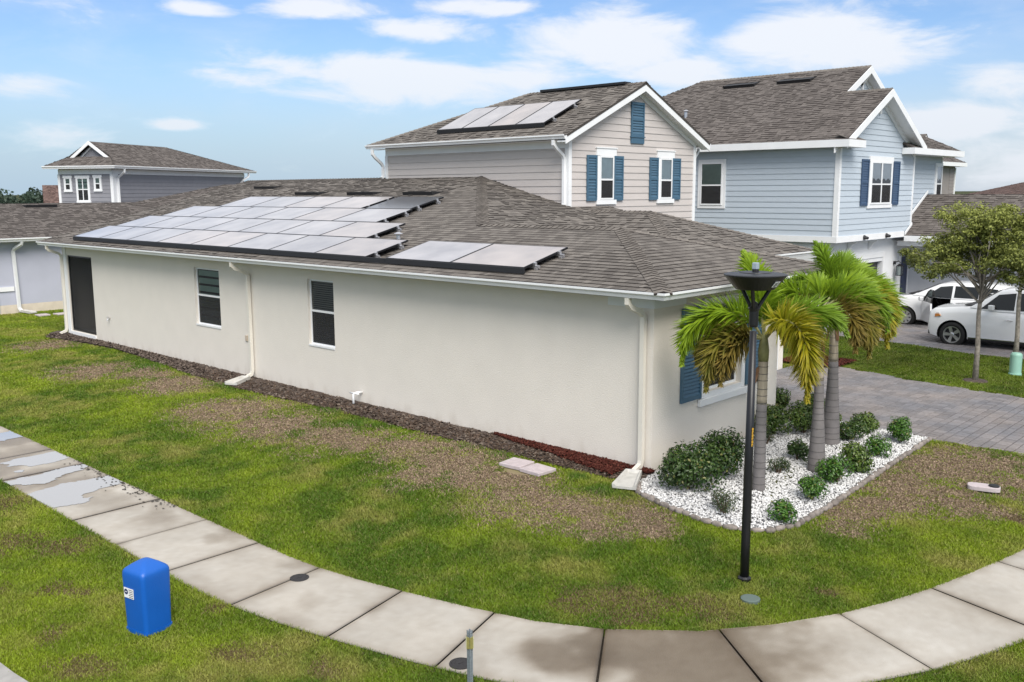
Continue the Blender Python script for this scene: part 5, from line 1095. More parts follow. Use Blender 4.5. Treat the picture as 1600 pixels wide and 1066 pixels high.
# stepping stones
for x, y, a, lb in ((-1.12, 2.10, .1, 'pinkish stepping stone in the grass, the one farther from the corner downspout'), (-1.15, 1.57, -.05, 'pinkish stepping stone in the grass, the one nearer the corner downspout'), (1.42, 30.2, 0, 'square pale stepping stone on the grass by the lavender house, left one of two'), (2.05, 30.0, .05, 'square pale stepping stone on the grass by the lavender house, right one of two')):
    mb = MB(); z = gz(x, y); d = V((math.cos(a), math.sin(a), 0)); e = V((-d.y, d.x, 0)); mb.obox((x, y, z), d, e, UZ, -.22, .22, -.235, .235, -.02, .05); tag(mb.build('stepping_stone', M['pinkpaver'], bevel=.012), lb, 'stepping stone', 'square stepping stones')
# lids and covers
M['iron'] = mat('dark_cast_iron', (.035, .033, .034), .7, .2, 40, .4, 60, metal=.3)
for x, y, lb in ((-6.375, 1.123, 'small dark round valve cover at a sidewalk joint, the farther one'), (-6.519, -2.074, 'dark round valve cover on the sidewalk next to the perforated post')):
    t = empty('valve_cover', (x, y, -.19), lb, 'valve cover', 'round covers in the sidewalk')
    mb = MB(); mb.lathe([(.125, -.01), (.125, .004), (.10, .006), (.10, .0)], (x, y, -.19), 24); mb.build('ring', M['iron'], t)
    mb = MB(); mb.lathe([(.098, -.01), (.098, .005), (.09, .007)], (x, y, -.19), 24); mb.box(x-.03, x+.03, y-.008, y+.008, -.184, -.180); mb.build('lid', M['iron'], t)
mb = MB(); mb.lathe([(.12, -.02), (.12, .02), (.10, .026)], (-2.99, -3.56, gz(-2.99, -3.56)), 16); tag(mb.build('drain_lid', mat('green_grey_plastic', (.10, .135, .12), .7)), 'low grey green round lid flush in the lawn near the street lamp', 'lid')
t = empty('irrigation_box', (3.41, -4.33, gz(3.41, -4.33)), 'pale pinkish meter box lid with a dark knob in the dry lawn', 'utility box')
zb_ = gz(3.41, -4.33); d = V((.29, -.957, 0)).normalized(); e = V((-d.y, d.x, 0))
mb = MB(); pts = []
for k in range(24):
    a = 2*math.pi*k/24; cx_2, sx_2 = math.cos(a), math.sin(a); pts.append(V((3.41, -4.33, zb_))+d*(math.copysign(abs(cx_2)**.5, cx_2)*.25)+e*(math.copysign(abs(sx_2)**.5, sx_2)*.13))
mb.prism(pts, (0, 0, .075)); mb.build('lid', M['pinkpaver'], t, bevel=.01)
mb = MB(); q = V((3.41, -4.33, zb_+.075))+d*.15; mb.lathe([(.085, 0), (.085, .018), (.06, .03)], q, 14); mb.build('knob', M['blackmatte'], t)

# ------------------------------------------------------------------ street furniture
lp = V((-2.532, -3.218, -.17)); t = empty('street_lamp', lp, 'black street lamp with a saucer head on three arms in the lawn corner', 'street lamp')
mb = MB(); mb.lathe([(.058, -.05), (.058, .5), (.055, 1.5), (.042, 3.25)], lp+UZ*.0, 20); mb.build('pole', M['black'], t, smooth=True)
mb = MB(); mb.lathe([(.046, 3.30), (.057, 3.33), (.057, 3.50), (.075, 3.54), (.045, 3.56), (.045, 3.60), (.02, 3.62)], lp, 20); mb.build('collar', M['black'], t)
mb = MB(); mb.lathe([(.085, -.02), (.085, .03), (.062, .05)], lp, 20); mb.build('base_flange', M['black'], t)
for k in range(3):
    a = math.radians(-133+k*120+94); d = V((math.cos(a), math.sin(a), 0)); mb = MB(); mb.tube([lp+d*.03+UZ*3.50, lp+d*.06+UZ*3.56, lp+d*.215+UZ*3.80], .026, 6); mb.build('arm', M['black'], t)
mb = MB(); mb.lathe([(.05, 3.77), (.235, 3.775), (.25, 3.79), (.365, 3.925), (.382, 3.945), (.382, 3.957), (.36, 3.965), (.20, 3.978), (.195, 3.985), (.19, 3.986), (.0, 3.995)], lp, 40); hd = mb.build('lamp_head', M['black'], t)
mb = MB(); mb.lathe([(.04, 0), (.04, .028)], lp+UZ*3.99, 12); mb.build('sensor_base', M['blackmatte'], t)
mb = MB(); mb.box(lp.x-.034, lp.x+.034, lp.y-.034, lp.y+.034, lp.z+4.018, lp.z+4.10); sn = mb.build('light_sensor', mat('pale_grey_plastic', (.30, .36, .42), .5), t, bevel=.008)
ca = math.radians(-100); dd = V((math.cos(ca), math.sin(ca), 0)); ee = V((-dd.y, dd.x, 0)); sl_ = V((dd.x*.115, dd.y*.115, .135)).normalized(); nn = ee.cross(sl_).normalized(); c = lp+dd*.3075+UZ*3.857
if nn.dot(dd) < 0: nn = -nn
mb = MB(); mb.obox(c+nn*.006, ee, sl_, nn, -.045, .045, -.045, .045, 0, .003); st_ = mb.build('sticker', M['white'], hd)
mb = MB()
for k in range(4): mb.obox(c+nn*.0095, ee, sl_, nn, -.032, .012+.018*(k % 2), -.033+k*.019, -.024+k*.019, 0, .001)
mb.build('print', M['blackmatte'], st_)
ca = math.radians(-112); dd = V((math.cos(ca), math.sin(ca), 0)); ee = V((-dd.y, dd.x, 0)); c = lp+dd*.0545
mb = MB(); mb.obox(c, ee, UZ, dd, -.016, .016, 1.76, 2.04, .0, .003); tg = mb.build('number_tag', M['blackmatte'], t)
M['yellow'] = mat('amber_print', (.75, .42, .03), .5)
mb = MB(); zc_ = 1.79
for k in range(6):        # a vertical row of amber digits
    z = zc_+k*.041
    for q in ((-.011, -.006, 0, .032), (.006, .011, 0 if k % 2 else .016, .032), (-.006, .006, .027, .032), (-.006, .006, .0, .005), (-.006, .006, .013, .018)): mb.obox(c+dd*.0032+UZ*z, ee, UZ, dd, q[0], q[1], q[2], q[3], 0, .001)
mb.build('digits', M['yellow'], tg)
# blue utility pedestal
pc = V((-8.36, 1.25, -.2)); t = empty('utility_pedestal', pc, 'bright blue plastic utility pedestal with a white sticker on the verge', 'utility box')
M['blueplastic'] = mat('blue_plastic', (.004, .095, .42), .42, .05, 3, .08, 40)
pa = math.radians(11); px_ = V((math.cos(pa), math.sin(pa), 0)); py_ = V((-px_.y, px_.x, 0))
def rring(hw, hd, r, z, n=6):
    out = []
    for cx2, cy2, a0 in ((hw-r, hd-r, 0), (-hw+r, hd-r, 90), (-hw+r, -hd+r, 180), (hw-r, -hd+r, 270)):
        for k in range(n+1): a = math.radians(a0+90*k/n); out.append(pc+px_*(cx2+r*math.cos(a))+py_*(cy2+r*math.sin(a))+UZ*z)
    return out
def loft(rings, close=True):
    mb = MB(); m = len(rings[0]); vs = [p for r_ in rings for p in r_]
    fs = [(i*m+k, i*m+(k+1) % m, (i+1)*m+(k+1) % m, (i+1)*m+k) for i in range(len(rings)-1) for k in range(m)]
    fs += [tuple(range(m))[::-1], tuple((len(rings)-1)*m+k for k in range(m))]; mb.add(vs, fs); return mb
loft([rring(.185, .185, .05, .03), rring(.195, .195, .05, .55), rring(.197, .197, .05, .66), rring(.195, .195, .05, .70), rring(.188, .188, .05, .725), rring(.172, .172, .055, .745), rring(.12, .12, .05, .785), rring(.06, .06, .04, .822), rring(.02, .02, .018, .832)]).build('body', M['blueplastic'], t, smooth=True).data.set_sharp_from_angle(angle=math.radians(35))
loft([rring(.19, .19, .04, -.03), rring(.19, .19, .04, .028)]).build('base', M['blueplastic'], t)
for q in (-1,):
    O = pc-px_*.1985+UZ*.47+py_*.06; mb = MB(); mb.obox(O, py_, UZ, -px_, -.085, .085, -.06, .06, .0, .003); stk = mb.build('sticker', M['white'], t)
    mb = MB(); mb.lathe([(.034, 0), (.034, .0012)], O-px_*.003+py_*.045+UZ*.012, 16, axis=-px_); lg = mb.build('logo', mat('dark_blue_print', (.02, .03, .10), .6), stk)
    mb = MB(); mb.obox(O-px_*.0045+py_*.045+UZ*.012, py_, UZ, -px_, -.018, .018, -.004, .004, 0, .0006); mb.build('logo_bar', M['white'], stk)
    mb = MB()
    for k in range(5): mb.obox(O-px_*.003, py_, UZ, -px_, -.075, .0-.006*(k % 3), .038-k*.022, .045-k*.022, 0, .0012)
    mb.build('print', M['blackmatte'], stk)
# perforated post without its sign
sp_ = V((-6.878, -2.587, -.2)); t = empty('sign_post', sp_, 'perforated galvanised sign post with a yellow bracket and no sign', 'post')
mb = MB(); wv = .021
for k in range(28):      # square tube as a ladder: rungs between the holes
    z = k*.0254
for sx, sy in ((1, 0), (-1, 0), (0, 1), (0, -1)):
    n_ = V((sx, sy, 0)); e_ = V((-sy, sx, 0)); O = sp_+n_*wv
    mb.obox(O, e_, UZ, n_, -wv, -.007, -.25, .69, -.002, 0); mb.obox(O, e_, UZ, n_, .007, wv, -.25, .69, -.002, 0)
    for k in range(37): z = -.25+k*.0254; mb.obox(O, e_, UZ, n_, -.007, .007, z, z+.0125, -.002, 0)
mb.build('post', M['galv'], t)
M['olive'] = mat('faded_yellow_paint', (.21, .19, .055), .7, .15, 30)
mb = MB(); mb.obox(sp_, V((.73, -.68, 0)), V((.68, .73, 0)), UZ, -.032, .032, -.028, .028, .50, .62); mb.build('bracket', M['olive'], t)
mb = MB(); mb.obox(sp_, V((.73, -.68, 0)), V((.68, .73, 0)), UZ, -.04, -.032, -.03, .03, .51, .61); mb.obox(sp_, V((.73, -.68, 0)), V((.68, .73, 0)), UZ, .032, .04, -.03, .03, .51, .61); mb.build('bracket_flange', mat('pale_yellow_paint', (.40, .39, .24), .6), t)
# green cable pedestal
gp_ = V((13.79, -1.97, 0)); t = empty('cable_pedestal', gp_, 'pale green rounded cable pedestal in the strip of lawn between driveways', 'utility box')
M['mint'] = mat('pale_green_plastic', (.26, .47, .38), .5, .06, 5)
mb = MB(); mb.lathe([(.145, -.03), (.15, .02), (.145, .05), (.145, .50), (.14, .54), (.11, .575), (.0, .585)], gp_, 24); mb.build('body', M['mint'], t, smooth=True).data.set_sharp_from_angle(angle=math.radians(35))
mb = MB(); mb.lathe([(.16, -.04), (.16, .03), (.15, .04)], gp_, 24); mb.build('base', M['mint'], t)

# ------------------------------------------------------------------ grass blades
EXTRA_NO = [(-.02, -.02, 4.43, 5.0), (0, 3.4, 5.6, 9), (0, 8, 15.1, 24.3), (5.4, 3.0, 10.7, 9), (16.3, 5.2, 30, 20), (-6.2, 31.8, 24, 46)]
def grass(n_target):
    # candidate points: denser near the camera
    C = np.array([CAM.x, CAM.y]); pts = []
    x0, x1, y0, y1 = -12.2, 21, -12, 33
    n = 12500000; x = rng.uniform(x0, x1, n); y = rng.uniform(y0, y1, n)
    f2 = np.array([fwd.x, fwd.y])/math.hypot(fwd.x, fwd.y); r2_ = np.array([f2[1], -f2[0]]); dx, dy = x-C[0], y-C[1]; dep = dx*f2[0]+dy*f2[1]; lat = dx*r2_[0]+dy*r2_[1]
    ok = (dep > 4) & (np.abs(lat) < dep*.60+4.2); dens = np.clip((11/np.maximum(dep, 1))**1.75, 0, 1); ok &= rng.random(n) < dens
    x, y, dep = x[ok], y[ok], dep[ok]
    d = sdist(x, y); jag = .035*fbm(x, y, 5, 2)
    ok = (d > -.03+jag*.5) | ((d < -WALK_W+.03-jag*.5) & (d > -WALK_W-2.40))
    ok &= ~inpoly(x, y, GRAVEL) & ~inpoly(x, y, DRIVE) & ~inpoly(x, y, NDRIVE)
    for a, b, c, e in EXTRA_NO: ok &= ~((x > a) & (x < c) & (y > b) & (y < e))
    ok &= ~(inpoly(x, y, MULCH_N) & (rng.random(len(x)) > .015))
    ok &= ~((np.hypot(x+8.36, y-1.25) < .22) | (np.hypot(x-13.79, y+1.97) < .15) | (np.hypot(x+1.13, y-1.83) < .42) | (np.hypot(x-3.41, y+4.33) < .2) | (np.hypot(x+2.99, y+3.56) < .12) | (np.hypot((x+.75)/.38, (y+.1)/.22) < 1) | (np.hypot(x-12.2, y+1.47) < .25) | (np.hypot(x+.65, y-12.2) < .26) | (np.hypot(x-12.1, y-2.8) < 1.1))
    ok &= ~((x > 11.3) & (x < 13) & (y > 1.8))
    x, y, dep, d = x[ok], y[ok], dep[ok], d[ok]
    if len(x) > n_target: k = rng.choice(len(x), n_target, replace=False); x, y, dep, d = x[k], y[k], dep[k], d[k]
    n = len(x); print('grass blades', n)
    col, dead, sp = lawn_col(x, y, False); isd = rng.random(n) < dead*1.02; iss = rng.random(n) < sp
    col[isd] = np.array([.32, .24, .17])*rng.uniform(.5, 1.4, isd.sum())[:, None]; col[iss] = np.array([.17, .125, .065])*rng.uniform(.6, 1.3, iss.sum())[:, None]; z = ground_z(x, y)-.015
    lush = np.clip(1-dead*.6-sp*.4, .5, 1); edge_ = np.exp(-np.minimum(np.abs(d), np.abs(d+WALK_W))*9)
    lm = np.zeros(n)
    for px, py, r in LUSH: lm = np.maximum(lm, np.clip(1.15-np.hypot(x-px, y-py)/r, 0, 1))
    sc = np.maximum(dep/10, .75); h = (1+1.3*lm)* rng.uniform(.014, .036, n)*lush*(1+.2*edge_)*(.8+.5*fbm(x, y, 1.7, 3))*np.minimum(sc, 1.25)
    a = rng.random(n)*6.2832; wd = rng.uniform(.0045, .0085, n)*sc*(1+.7*dead); ln = rng.uniform(.2, 1.3, n)*h; la = rng.random(n)*6.2832
    bx, by = np.cos(a)*wd, np.sin(a)*wd
    V0 = np.stack([x-bx, y-by, z], 1); V1 = np.stack([x+bx, y+by, z], 1); V2 = np.stack([x+np.cos(la)*ln, y+np.sin(la)*ln, z+h], 1)
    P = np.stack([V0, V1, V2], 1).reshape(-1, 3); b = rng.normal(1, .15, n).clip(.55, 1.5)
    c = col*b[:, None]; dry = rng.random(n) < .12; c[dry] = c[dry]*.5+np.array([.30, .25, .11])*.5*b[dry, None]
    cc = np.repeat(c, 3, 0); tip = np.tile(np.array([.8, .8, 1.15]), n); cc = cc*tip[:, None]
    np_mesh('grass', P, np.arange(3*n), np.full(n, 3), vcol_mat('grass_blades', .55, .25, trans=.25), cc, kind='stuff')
grass(1500000)

# ------------------------------------------------------------------ shrubs
M['leaf'] = vcol_mat('shrub_leaves', .38, .45, trans=.2); M['stem'] = mat('brown_stem', (.09, .06, .04), .9)
M['palmleaf'] = vcol_mat('palm_leaflets', .45, .35, trans=.28); M['oakleaf'] = vcol_mat('oak_leaves', .5, .3, trans=.25)
def leaf_cloud(name, parent, pos, nrm, size, cols, mt, rg, aspect=.55, fold=.25):
    n = len(pos); nrm = nrm/np.linalg.norm(nrm, axis=1)[:, None]; ra = rg.normal(size=(n, 3)); tx = np.cross(nrm, ra); tx /= np.linalg.norm(tx, axis=1)[:, None]; ty = np.cross(nrm, tx)
    s_ = size[:, None]; a = pos-tx*s_; b = pos+tx*s_; m1 = pos+ty*s_*aspect+nrm*s_*fold; m2 = pos-ty*s_*aspect+nrm*s_*fold
    P = np.stack([a, m1, b, m2], 1).reshape(-1, 3); i = np.arange(n)*4; f = np.concatenate([np.stack([i, i+1, i+2], 1), np.stack([i, i+2, i+3], 1)])
    return np_mesh(name, P, f, np.full(len(f), 3), mt, np.repeat(cols, 4, 0), parent)
def shrub(x, y, w_, h_, label, kind, seed, d_=None):
    rg = np.random.default_rng(seed); z0 = gz(x, y)+.02; t = empty('shrub', (x, y, z0), label, 'shrub', 'shrubs in the white gravel bed')
    d_ = d_ or w_; vol = w_*h_; n = int(1500*(vol/.25)**.75); n = min(max(n, 350), 3600)
    # lumps
    nl = 7 if w_ < .75 else 14; lum = rg.normal(size=(nl, 3)); lum /= np.linalg.norm(lum, axis=1)[:, None]; lum[:, 2] = np.abs(lum[:, 2])*.9; lc = lum*np.array([w_*.30, d_*.30, h_*.42])+np.array([0, 0, h_*.34]); lr = rg.uniform(.22, .36, nl)*min(w_, h_*1.3)
    k = rg.integers(0, nl, n); v = rg.normal(size=(n, 3)); v /= np.linalg.norm(v, axis=1)[:, None]; rad = rg.uniform(.45, 1.08, n)**.6
    p = lc[k]+v*(lr[k]*rad)[:, None]; ok = p[:, 2] > .015; p, v, k, rad = p[ok], v[ok], k[ok], rad[ok]; n = len(p)
    if kind == 'dark': c0, c1, sz = np.array([.020, .055, .012]), np.array([.075, .125, .022]), (.020, .034)
    elif kind == 'bright': c0, c1, sz = np.array([.030, .10, .012]), np.array([.10, .21, .022]), (.018, .030)
    elif kind == 'dull': c0, c1, sz = np.array([.030, .055, .022]), np.array([.09, .12, .045]), (.010, .018)
    else: c0, c1, sz = np.array([.035, .085, .015]), np.array([.15, .21, .035]), (.022, .038)
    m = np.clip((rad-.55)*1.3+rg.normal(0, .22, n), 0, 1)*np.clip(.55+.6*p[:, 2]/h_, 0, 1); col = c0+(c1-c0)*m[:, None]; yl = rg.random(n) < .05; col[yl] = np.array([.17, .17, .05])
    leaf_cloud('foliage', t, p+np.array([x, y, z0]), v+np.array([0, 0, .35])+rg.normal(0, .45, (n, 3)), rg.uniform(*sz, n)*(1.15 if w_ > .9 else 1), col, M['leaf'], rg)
    mb = MB()
    for j in range(6): a = rg.random()*6.28; r = rg.uniform(.1, .3)*w_; mb.tube([(x+.02*math.cos(a), y+.02*math.sin(a), z0-.03), (x+r*.5*math.cos(a), y+r*.5*math.sin(a), z0+h_*.35), (x+r*math.cos(a), y+r*math.sin(a), z0+h_*.75)], [.014, .010, .005], 5)
    mb.build('stem', M['stem'], t); return t
for i, a in enumerate([
    (-.30, -.93, 1.0, .74, 'big dark glossy shrub at the house corner next to the splash block', 'dark', 1.0), (.66, -.92, .95, .82, 'tall dark shrub against the wall, behind the big corner shrub', 'dark', .8),
    (-.86, -1.92, .50, .40, 'dull olive wispy shrub nearest the street lamp post', 'dull', None), (1.50, -1.60, .58, .28, 'low flat dull shrub between the left and middle palm trunks', 'dull', .4), (3.0, -.55, .50, .30, 'sparse low shrub with bare stems behind the left palm', 'dull', None),
    (.67, -2.60, .56, .36, 'rounded bright shrub at the border in front of the middle palm', 'bright', None), (-.45, -2.70, .44, .34, 'smallest bright green ball shrub at the front point of the bed', 'bright', None), (2.42, -1.50, .36, .40, 'narrow dark shrub left of the middle palm trunk', 'dark', None),
    (4.25, -.70, .74, .66, 'bushy green shrub behind the middle palm trunk', 'mid', None), (1.72, -2.52, .58, .46, 'rounded shrub on the border right of the middle palm foot', 'bright', None), (2.60, -2.44, .62, .44, 'shrub with a tuft on top halfway along the border', 'mid', None),
    (3.74, -2.40, .50, .38, 'rounded shrub near the border before the last one', 'bright', None), (4.40, -1.62, .58, .46, 'dark shrub just right of the right palm foot', 'dark', None), (5.20, -1.52, .60, .38, 'low shrub at the driveway edge behind the right palm', 'mid', None), (4.95, -2.36, .58, .54, 'last shrub at the right tip of the bed by the driveway', 'bright', None),
    (5.25, -.45, .55, .68, 'shrub at the driveway edge beside the right palm trunk', 'mid', None), (5.0, .35, .62, .85, 'tall shrub by the white corner of the front wall', 'mid', None), (2.9, -1.3, .30, .2, 'tiny sprig shrub between the palms', 'dull', None), (3.75, -.32, .74, .62, 'broad shrub between the white wall corner and the middle palm', 'mid', None), (4.78, -1.02, .56, .46, 'rounded shrub directly behind the right palm foot', 'mid', None)]):
    shrub(a[0], a[1], a[2], a[3], a[4], a[5], 100+i, a[6])

# ------------------------------------------------------------------ foxtail palms
M['palmtrunk'] = mat('ringed_palm_trunk', (.165, .152, .150), .85, .12, 6, .3, 40); M['palmtop'] = mat('weathered_palm_stem', (.34, .29, .22), .8, .25, 5, .3, 30, stretch=(3, 3, .6)); M['crownshaft'] = mat('green_crownshaft', (.24, .235, .10), .6, .25, 8); M['ring'] = mat('trunk_ring_scar', (.075, .07, .068), .9)
cr2 = V((fwd.x, fwd.y, 0)).normalized(); cright = V((cr2.y, -cr2.x, 0))
def palm(base, h1, h2, lean, r0, r1, fronds, label, seed):
    rg = np.random.default_rng(seed); b = V(base); t = empty('foxtail_palm', b, label, 'palm tree', 'foxtail palms in the gravel bed'); lean = V(lean)
    P = lambda f: b+UZ*(h2*f)+lean*(f*f)
    fs = np.linspace(0, h1/h2, 26); pts = [P(f) for f in fs]; pts[0] = pts[0]-UZ*.06
    rad = [float(r1+(r0-r1)*(1-f/(h1/h2))**1.7*(1+.14*math.sin(min(1, f/(h1/h2)*2.2)*math.pi))) for f in fs]; rad[0] *= 1.06
    cut = 17
    mb = MB(); mb.tube(pts[:cut+1], rad[:cut+1], 16); mb.build('trunk', M['palmtrunk'], t, smooth=True)
    mb = MB(); mb.tube(pts[cut:], rad[cut:], 16); mb.build('upper_trunk', M['palmtop'], t, smooth=True)
    rm = MB()
    f = .06
    while f < h1/h2*.97:
        c = P(f); k = np.interp(f, fs, rad); rm.lathe([(k*1.0+.001, -.005), (k*1.0+.005, 0), (k*1.0+.001, .005)], c, 16); f += rg.uniform(.035, .06)
    rm.build('trunk_rings', M['ring'], t, kind='stuff')
    mb = MB(); top = P(1.0); mb.tube([P(h1/h2), P((h1/h2+1)/2), top, top+UZ*.12], [r1*1.05, r1*1.15, r1*.8, r1*.3], 14); mb.build('crownshaft', M['crownshaft'], t, smooth=True)
    mb = MB()
    for j in range(3): a = rg.random()*6.28; mb.tube([P(h1/h2*.99), P(h1/h2*.98)+V((math.cos(a)*.09, math.sin(a)*.09, -.10)), P(h1/h2*.94)+V((math.cos(a)*.12, math.sin(a)*.12, -.22))], [.02, .03, .012], 6)
    mb.build('old_frond_base', mat('dry_sheath', (.20, .11, .06), .9, .3, 20), t)
    for az, el, ln, droop, tone in fronds:
        a = math.radians(az); d = cright*math.cos(a)+cr2*math.sin(a); side = d.cross(UZ).normalized(); n = 30; p = top+d*.03; ang = math.radians(el); pts = [p]; st = ln/n
        for k in range(n):
            f = k/n; ang = max(ang-math.radians(droop)*1.1/n, math.radians(-86)); p = p+(d*math.cos(ang)+UZ*math.sin(ang))*st; pts.append(p)
        pts_ = np.array([tuple(q) for q in pts]); tang = np.gradient(pts_, axis=0); tang /= np.linalg.norm(tang, axis=1)[:, None]
        sv = np.array(tuple(side)); nl = int(620*ln/1.5); q = rg.uniform(.16, 1.0, nl); i = q*n; i0 = np.clip(i.astype(int), 0, n-1); fr_ = (i-i0)[:, None]
        base_ = pts_[i0]*(1-fr_)+pts_[i0+1]*fr_; tg_ = tang[i0]; up_ = np.cross(sv[None], tg_); up_ /= np.linalg.norm(up_, axis=1)[:, None]
        ph = rg.random(nl)*6.2832; rad_ = np.cos(ph)[:, None]*sv+np.sin(ph)[:, None]*up_
        dirv = rad_*.85+tg_*(.42+.45*q)[:, None]; dirv /= np.linalg.norm(dirv, axis=1)[:, None]
        L_ = .43*np.sin(np.clip(.25+q*.80, 0, 1)*math.pi)**.7*(.75+.4*rg.random(nl))*(ln/1.5)**.5*np.where(q > .93, .65, 1); L_ = np.maximum(L_, .08)
        wv_ = np.cross(dirv, tg_+rg.normal(0, .3, (nl, 3))); wv_ /= np.linalg.norm(wv_, axis=1)[:, None]; hw = (.0125+.005*rg.random(nl))[:, None]
        sag = np.array([0, 0, -1.0])
        A = base_; Bm = base_+dirv*(L_*.5)[:, None]+sag*(L_**2*.08)[:, None]; T = base_+dirv*L_[:, None]+sag*(L_**2*.42)[:, None]
        Pv = np.stack([A-wv_*hw*.5, A+wv_*hw*.5, Bm-wv_*hw, Bm+wv_*hw, T], 1).reshape(-1, 3); j = np.arange(nl)*5
        tri = np.concatenate([np.stack([j, j+1, j+3], 1), np.stack([j, j+3, j+2], 1), np.stack([j+2, j+3, j+4], 1)])
        G_, Y_, B_, D_ = np.array([.125, .205, .014]), np.array([.34, .30, .020]), np.array([.25, .165, .035]), np.array([.055, .12, .014])
        cA, cB = {'green': (G_, G_*1.75), 'lime': (G_*1.4, np.array([.30, .42, .02])), 'yellow': (np.array([.24, .28, .016]), np.array([.48, .39, .02])), 'olive': (np.array([.12, .14, .02]), np.array([.26, .22, .03])), 'brown': (np.array([.13, .115, .025]), np.array([.27, .19, .035])), 'dark': (D_, G_*1.2)}[tone]
        m = np.clip(rg.normal(.5, .28, nl), 0, 1)*(.6+.5*q); col = cA+(cB-cA)*np.clip(m, 0, 1)[:, None]; tipc = np.repeat(col, 5, 0)
        if tone in ('yellow', 'olive', 'brown'): tipc[4::5] = tipc[4::5]*.4+np.array([.30, .22, .07])*.6
        fo = np_mesh('frond', Pv, tri, np.full(len(tri), 3), M['palmleaf'], tipc, t)
        mb = MB(); mb.tube(pts, [.022*(1-.75*k/n)+.003 for k in range(n+1)], 5); mb.build('rachis', M['crownshaft'], fo)
# fronds: azimuth from the camera (0 right, 90 away, 180 left, 270 toward it), start elevation, length, droop, tone
palm((.456, -1.787, -.03), 2.15, 2.5, (.05, .03, 0), .104, .078, [
    (95, 83, 1.8, 58, 'lime'), (78, 78, 1.65, 70, 'lime'), (172, 74, 2.0, 165, 'lime'), (160, 44, 1.4, 120, 'olive'), (190, 36, 1.55, 140, 'olive'), (202, 20, 1.2, 110, 'brown'), (292, 76, 2.1, 210, 'yellow'), (318, 72, 1.35, 200, 'yellow'), (15, 62, 1.8, 110, 'green'), (40, 55, 1.7, 100, 'lime')],
    'left foxtail palm, its trunk partly behind the street lamp', 1)
palm((2.072, -2.007, -.03), 2.4, 2.8, (-.03, .05, 0), .150, .062, [
    (165, 62, 1.65, 115, 'lime'), (150, 46, 1.45, 110, 'green'), (200, 42, 1.1, 140, 'olive'), (345, 48, 1.45, 170, 'olive'), (318, 45, 1.15, 170, 'brown'), (30, 64, 1.7, 110, 'lime'), (75, 60, 1.5, 100, 'lime'), (5, 58, 1.6, 130, 'green')],
    'middle foxtail palm with a grey ringed bulging trunk', 2)
palm((3.881, -1.433, -.02), 2.4, 2.8, (.10, .10, 0), .172, .075, [
    (100, 80, 1.35, 50, 'green'), (48, 58, 1.85, 95, 'lime'), (62, 66, 1.7, 80, 'green'), (22, 52, 1.75, 120, 'green'), (352, 60, 1.8, 165, 'lime'), (338, 50, 1.75, 175, 'yellow'), (24, 34, 1.75, 130, 'olive'), (318, 40, 1.4, 160, 'yellow'), (150, 60, 1.3, 110, 'green'), (8, 62, 1.65, 140, 'lime')],
    'right foxtail palm with the thickest bottle shaped trunk nearest the driveway', 3)

# ------------------------------------------------------------------ oaks, far trees
M['bark'] = mat('lichen_grey_bark', (.25, .225, .19), .9, .35, 14, .6, 40)
def oak(base, h, crown_c, crown_r, label, seed, nleaf):
    rg = np.random.default_rng(seed); b = V(base); t = empty('young_oak', b, label, 'tree', 'young oaks between the driveways'); fk = b+V((.05, .02, h*.52))
    mb = MB(); mb.tube([b-UZ*.08, b+V((.02, 0, h*.2)), b+V((.0, .03, h*.4)), fk, b+V((.12, .05, h*.75))], [.080, .060, .052, .045, .026], 9); mb.build('trunk', M['bark'], t, smooth=True)
    cc = np.array(crown_c); cr_ = np.array(crown_r); tips = []
    for j in range(44):
        v = rg.normal(size=3); v /= np.linalg.norm(v); v[2] = abs(v[2])*1.1-.42; e = cc+v*cr_*rg.uniform(.35, 1.14); st_ = np.array(tuple(b+UZ*(h*rg.uniform(.45, .72)))); mid = (st_+e)/2+rg.normal(0, .15, 3)+np.array([0, 0, .15]); q = MB(); q.tube([tuple(st_), tuple(mid), tuple(e)], [.028, .016, .005], 5); q.build('branch', M['bark'], t); tips.append((mid*.35+e*.65, e))
    pos = []; nv = []
    per = nleaf//(len(tips)*5)
    for m, e in tips:
        for k in range(5):
            c = m+(e-m)*rg.uniform(-.3, 1.1)+rg.normal(0, .16, 3); r = rg.uniform(.10, .30); v = rg.normal(size=(per, 3)); v /= np.linalg.norm(v, axis=1)[:, None]; pos.append(c+v*(r*rg.random(per)**.45)[:, None]*np.array([1.15, 1.15, .75])); nv.append(v+np.array([0, 0, .5]))
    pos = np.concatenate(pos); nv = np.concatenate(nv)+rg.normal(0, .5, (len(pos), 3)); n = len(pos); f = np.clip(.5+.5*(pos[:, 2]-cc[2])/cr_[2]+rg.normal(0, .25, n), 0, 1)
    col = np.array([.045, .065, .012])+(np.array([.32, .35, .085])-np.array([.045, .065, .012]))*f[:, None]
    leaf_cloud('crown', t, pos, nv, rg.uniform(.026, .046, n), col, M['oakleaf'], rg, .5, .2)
    return t
oak((12.2, -1.47, 0), 4.3, (12.1, -1.35, 3.3), (1.75, 1.75, 1.65), 'young oak with a pale leaning trunk in front of the white cars', 5, 36000)
oak((15.05, -1.62, 0), 4.4, (15.6, -2.2, 3.4), (1.75, 1.8, 1.65), 'second young oak at the right edge behind the green pedestal', 8, 36000)
mb = MB(); mb.lathe([(.32, 0), (.28, .03), (.1, .05)], (12.2, -1.47, -.01), 14); tag(mb.build('tree_ring', M['mulchbase']), kind='structure')
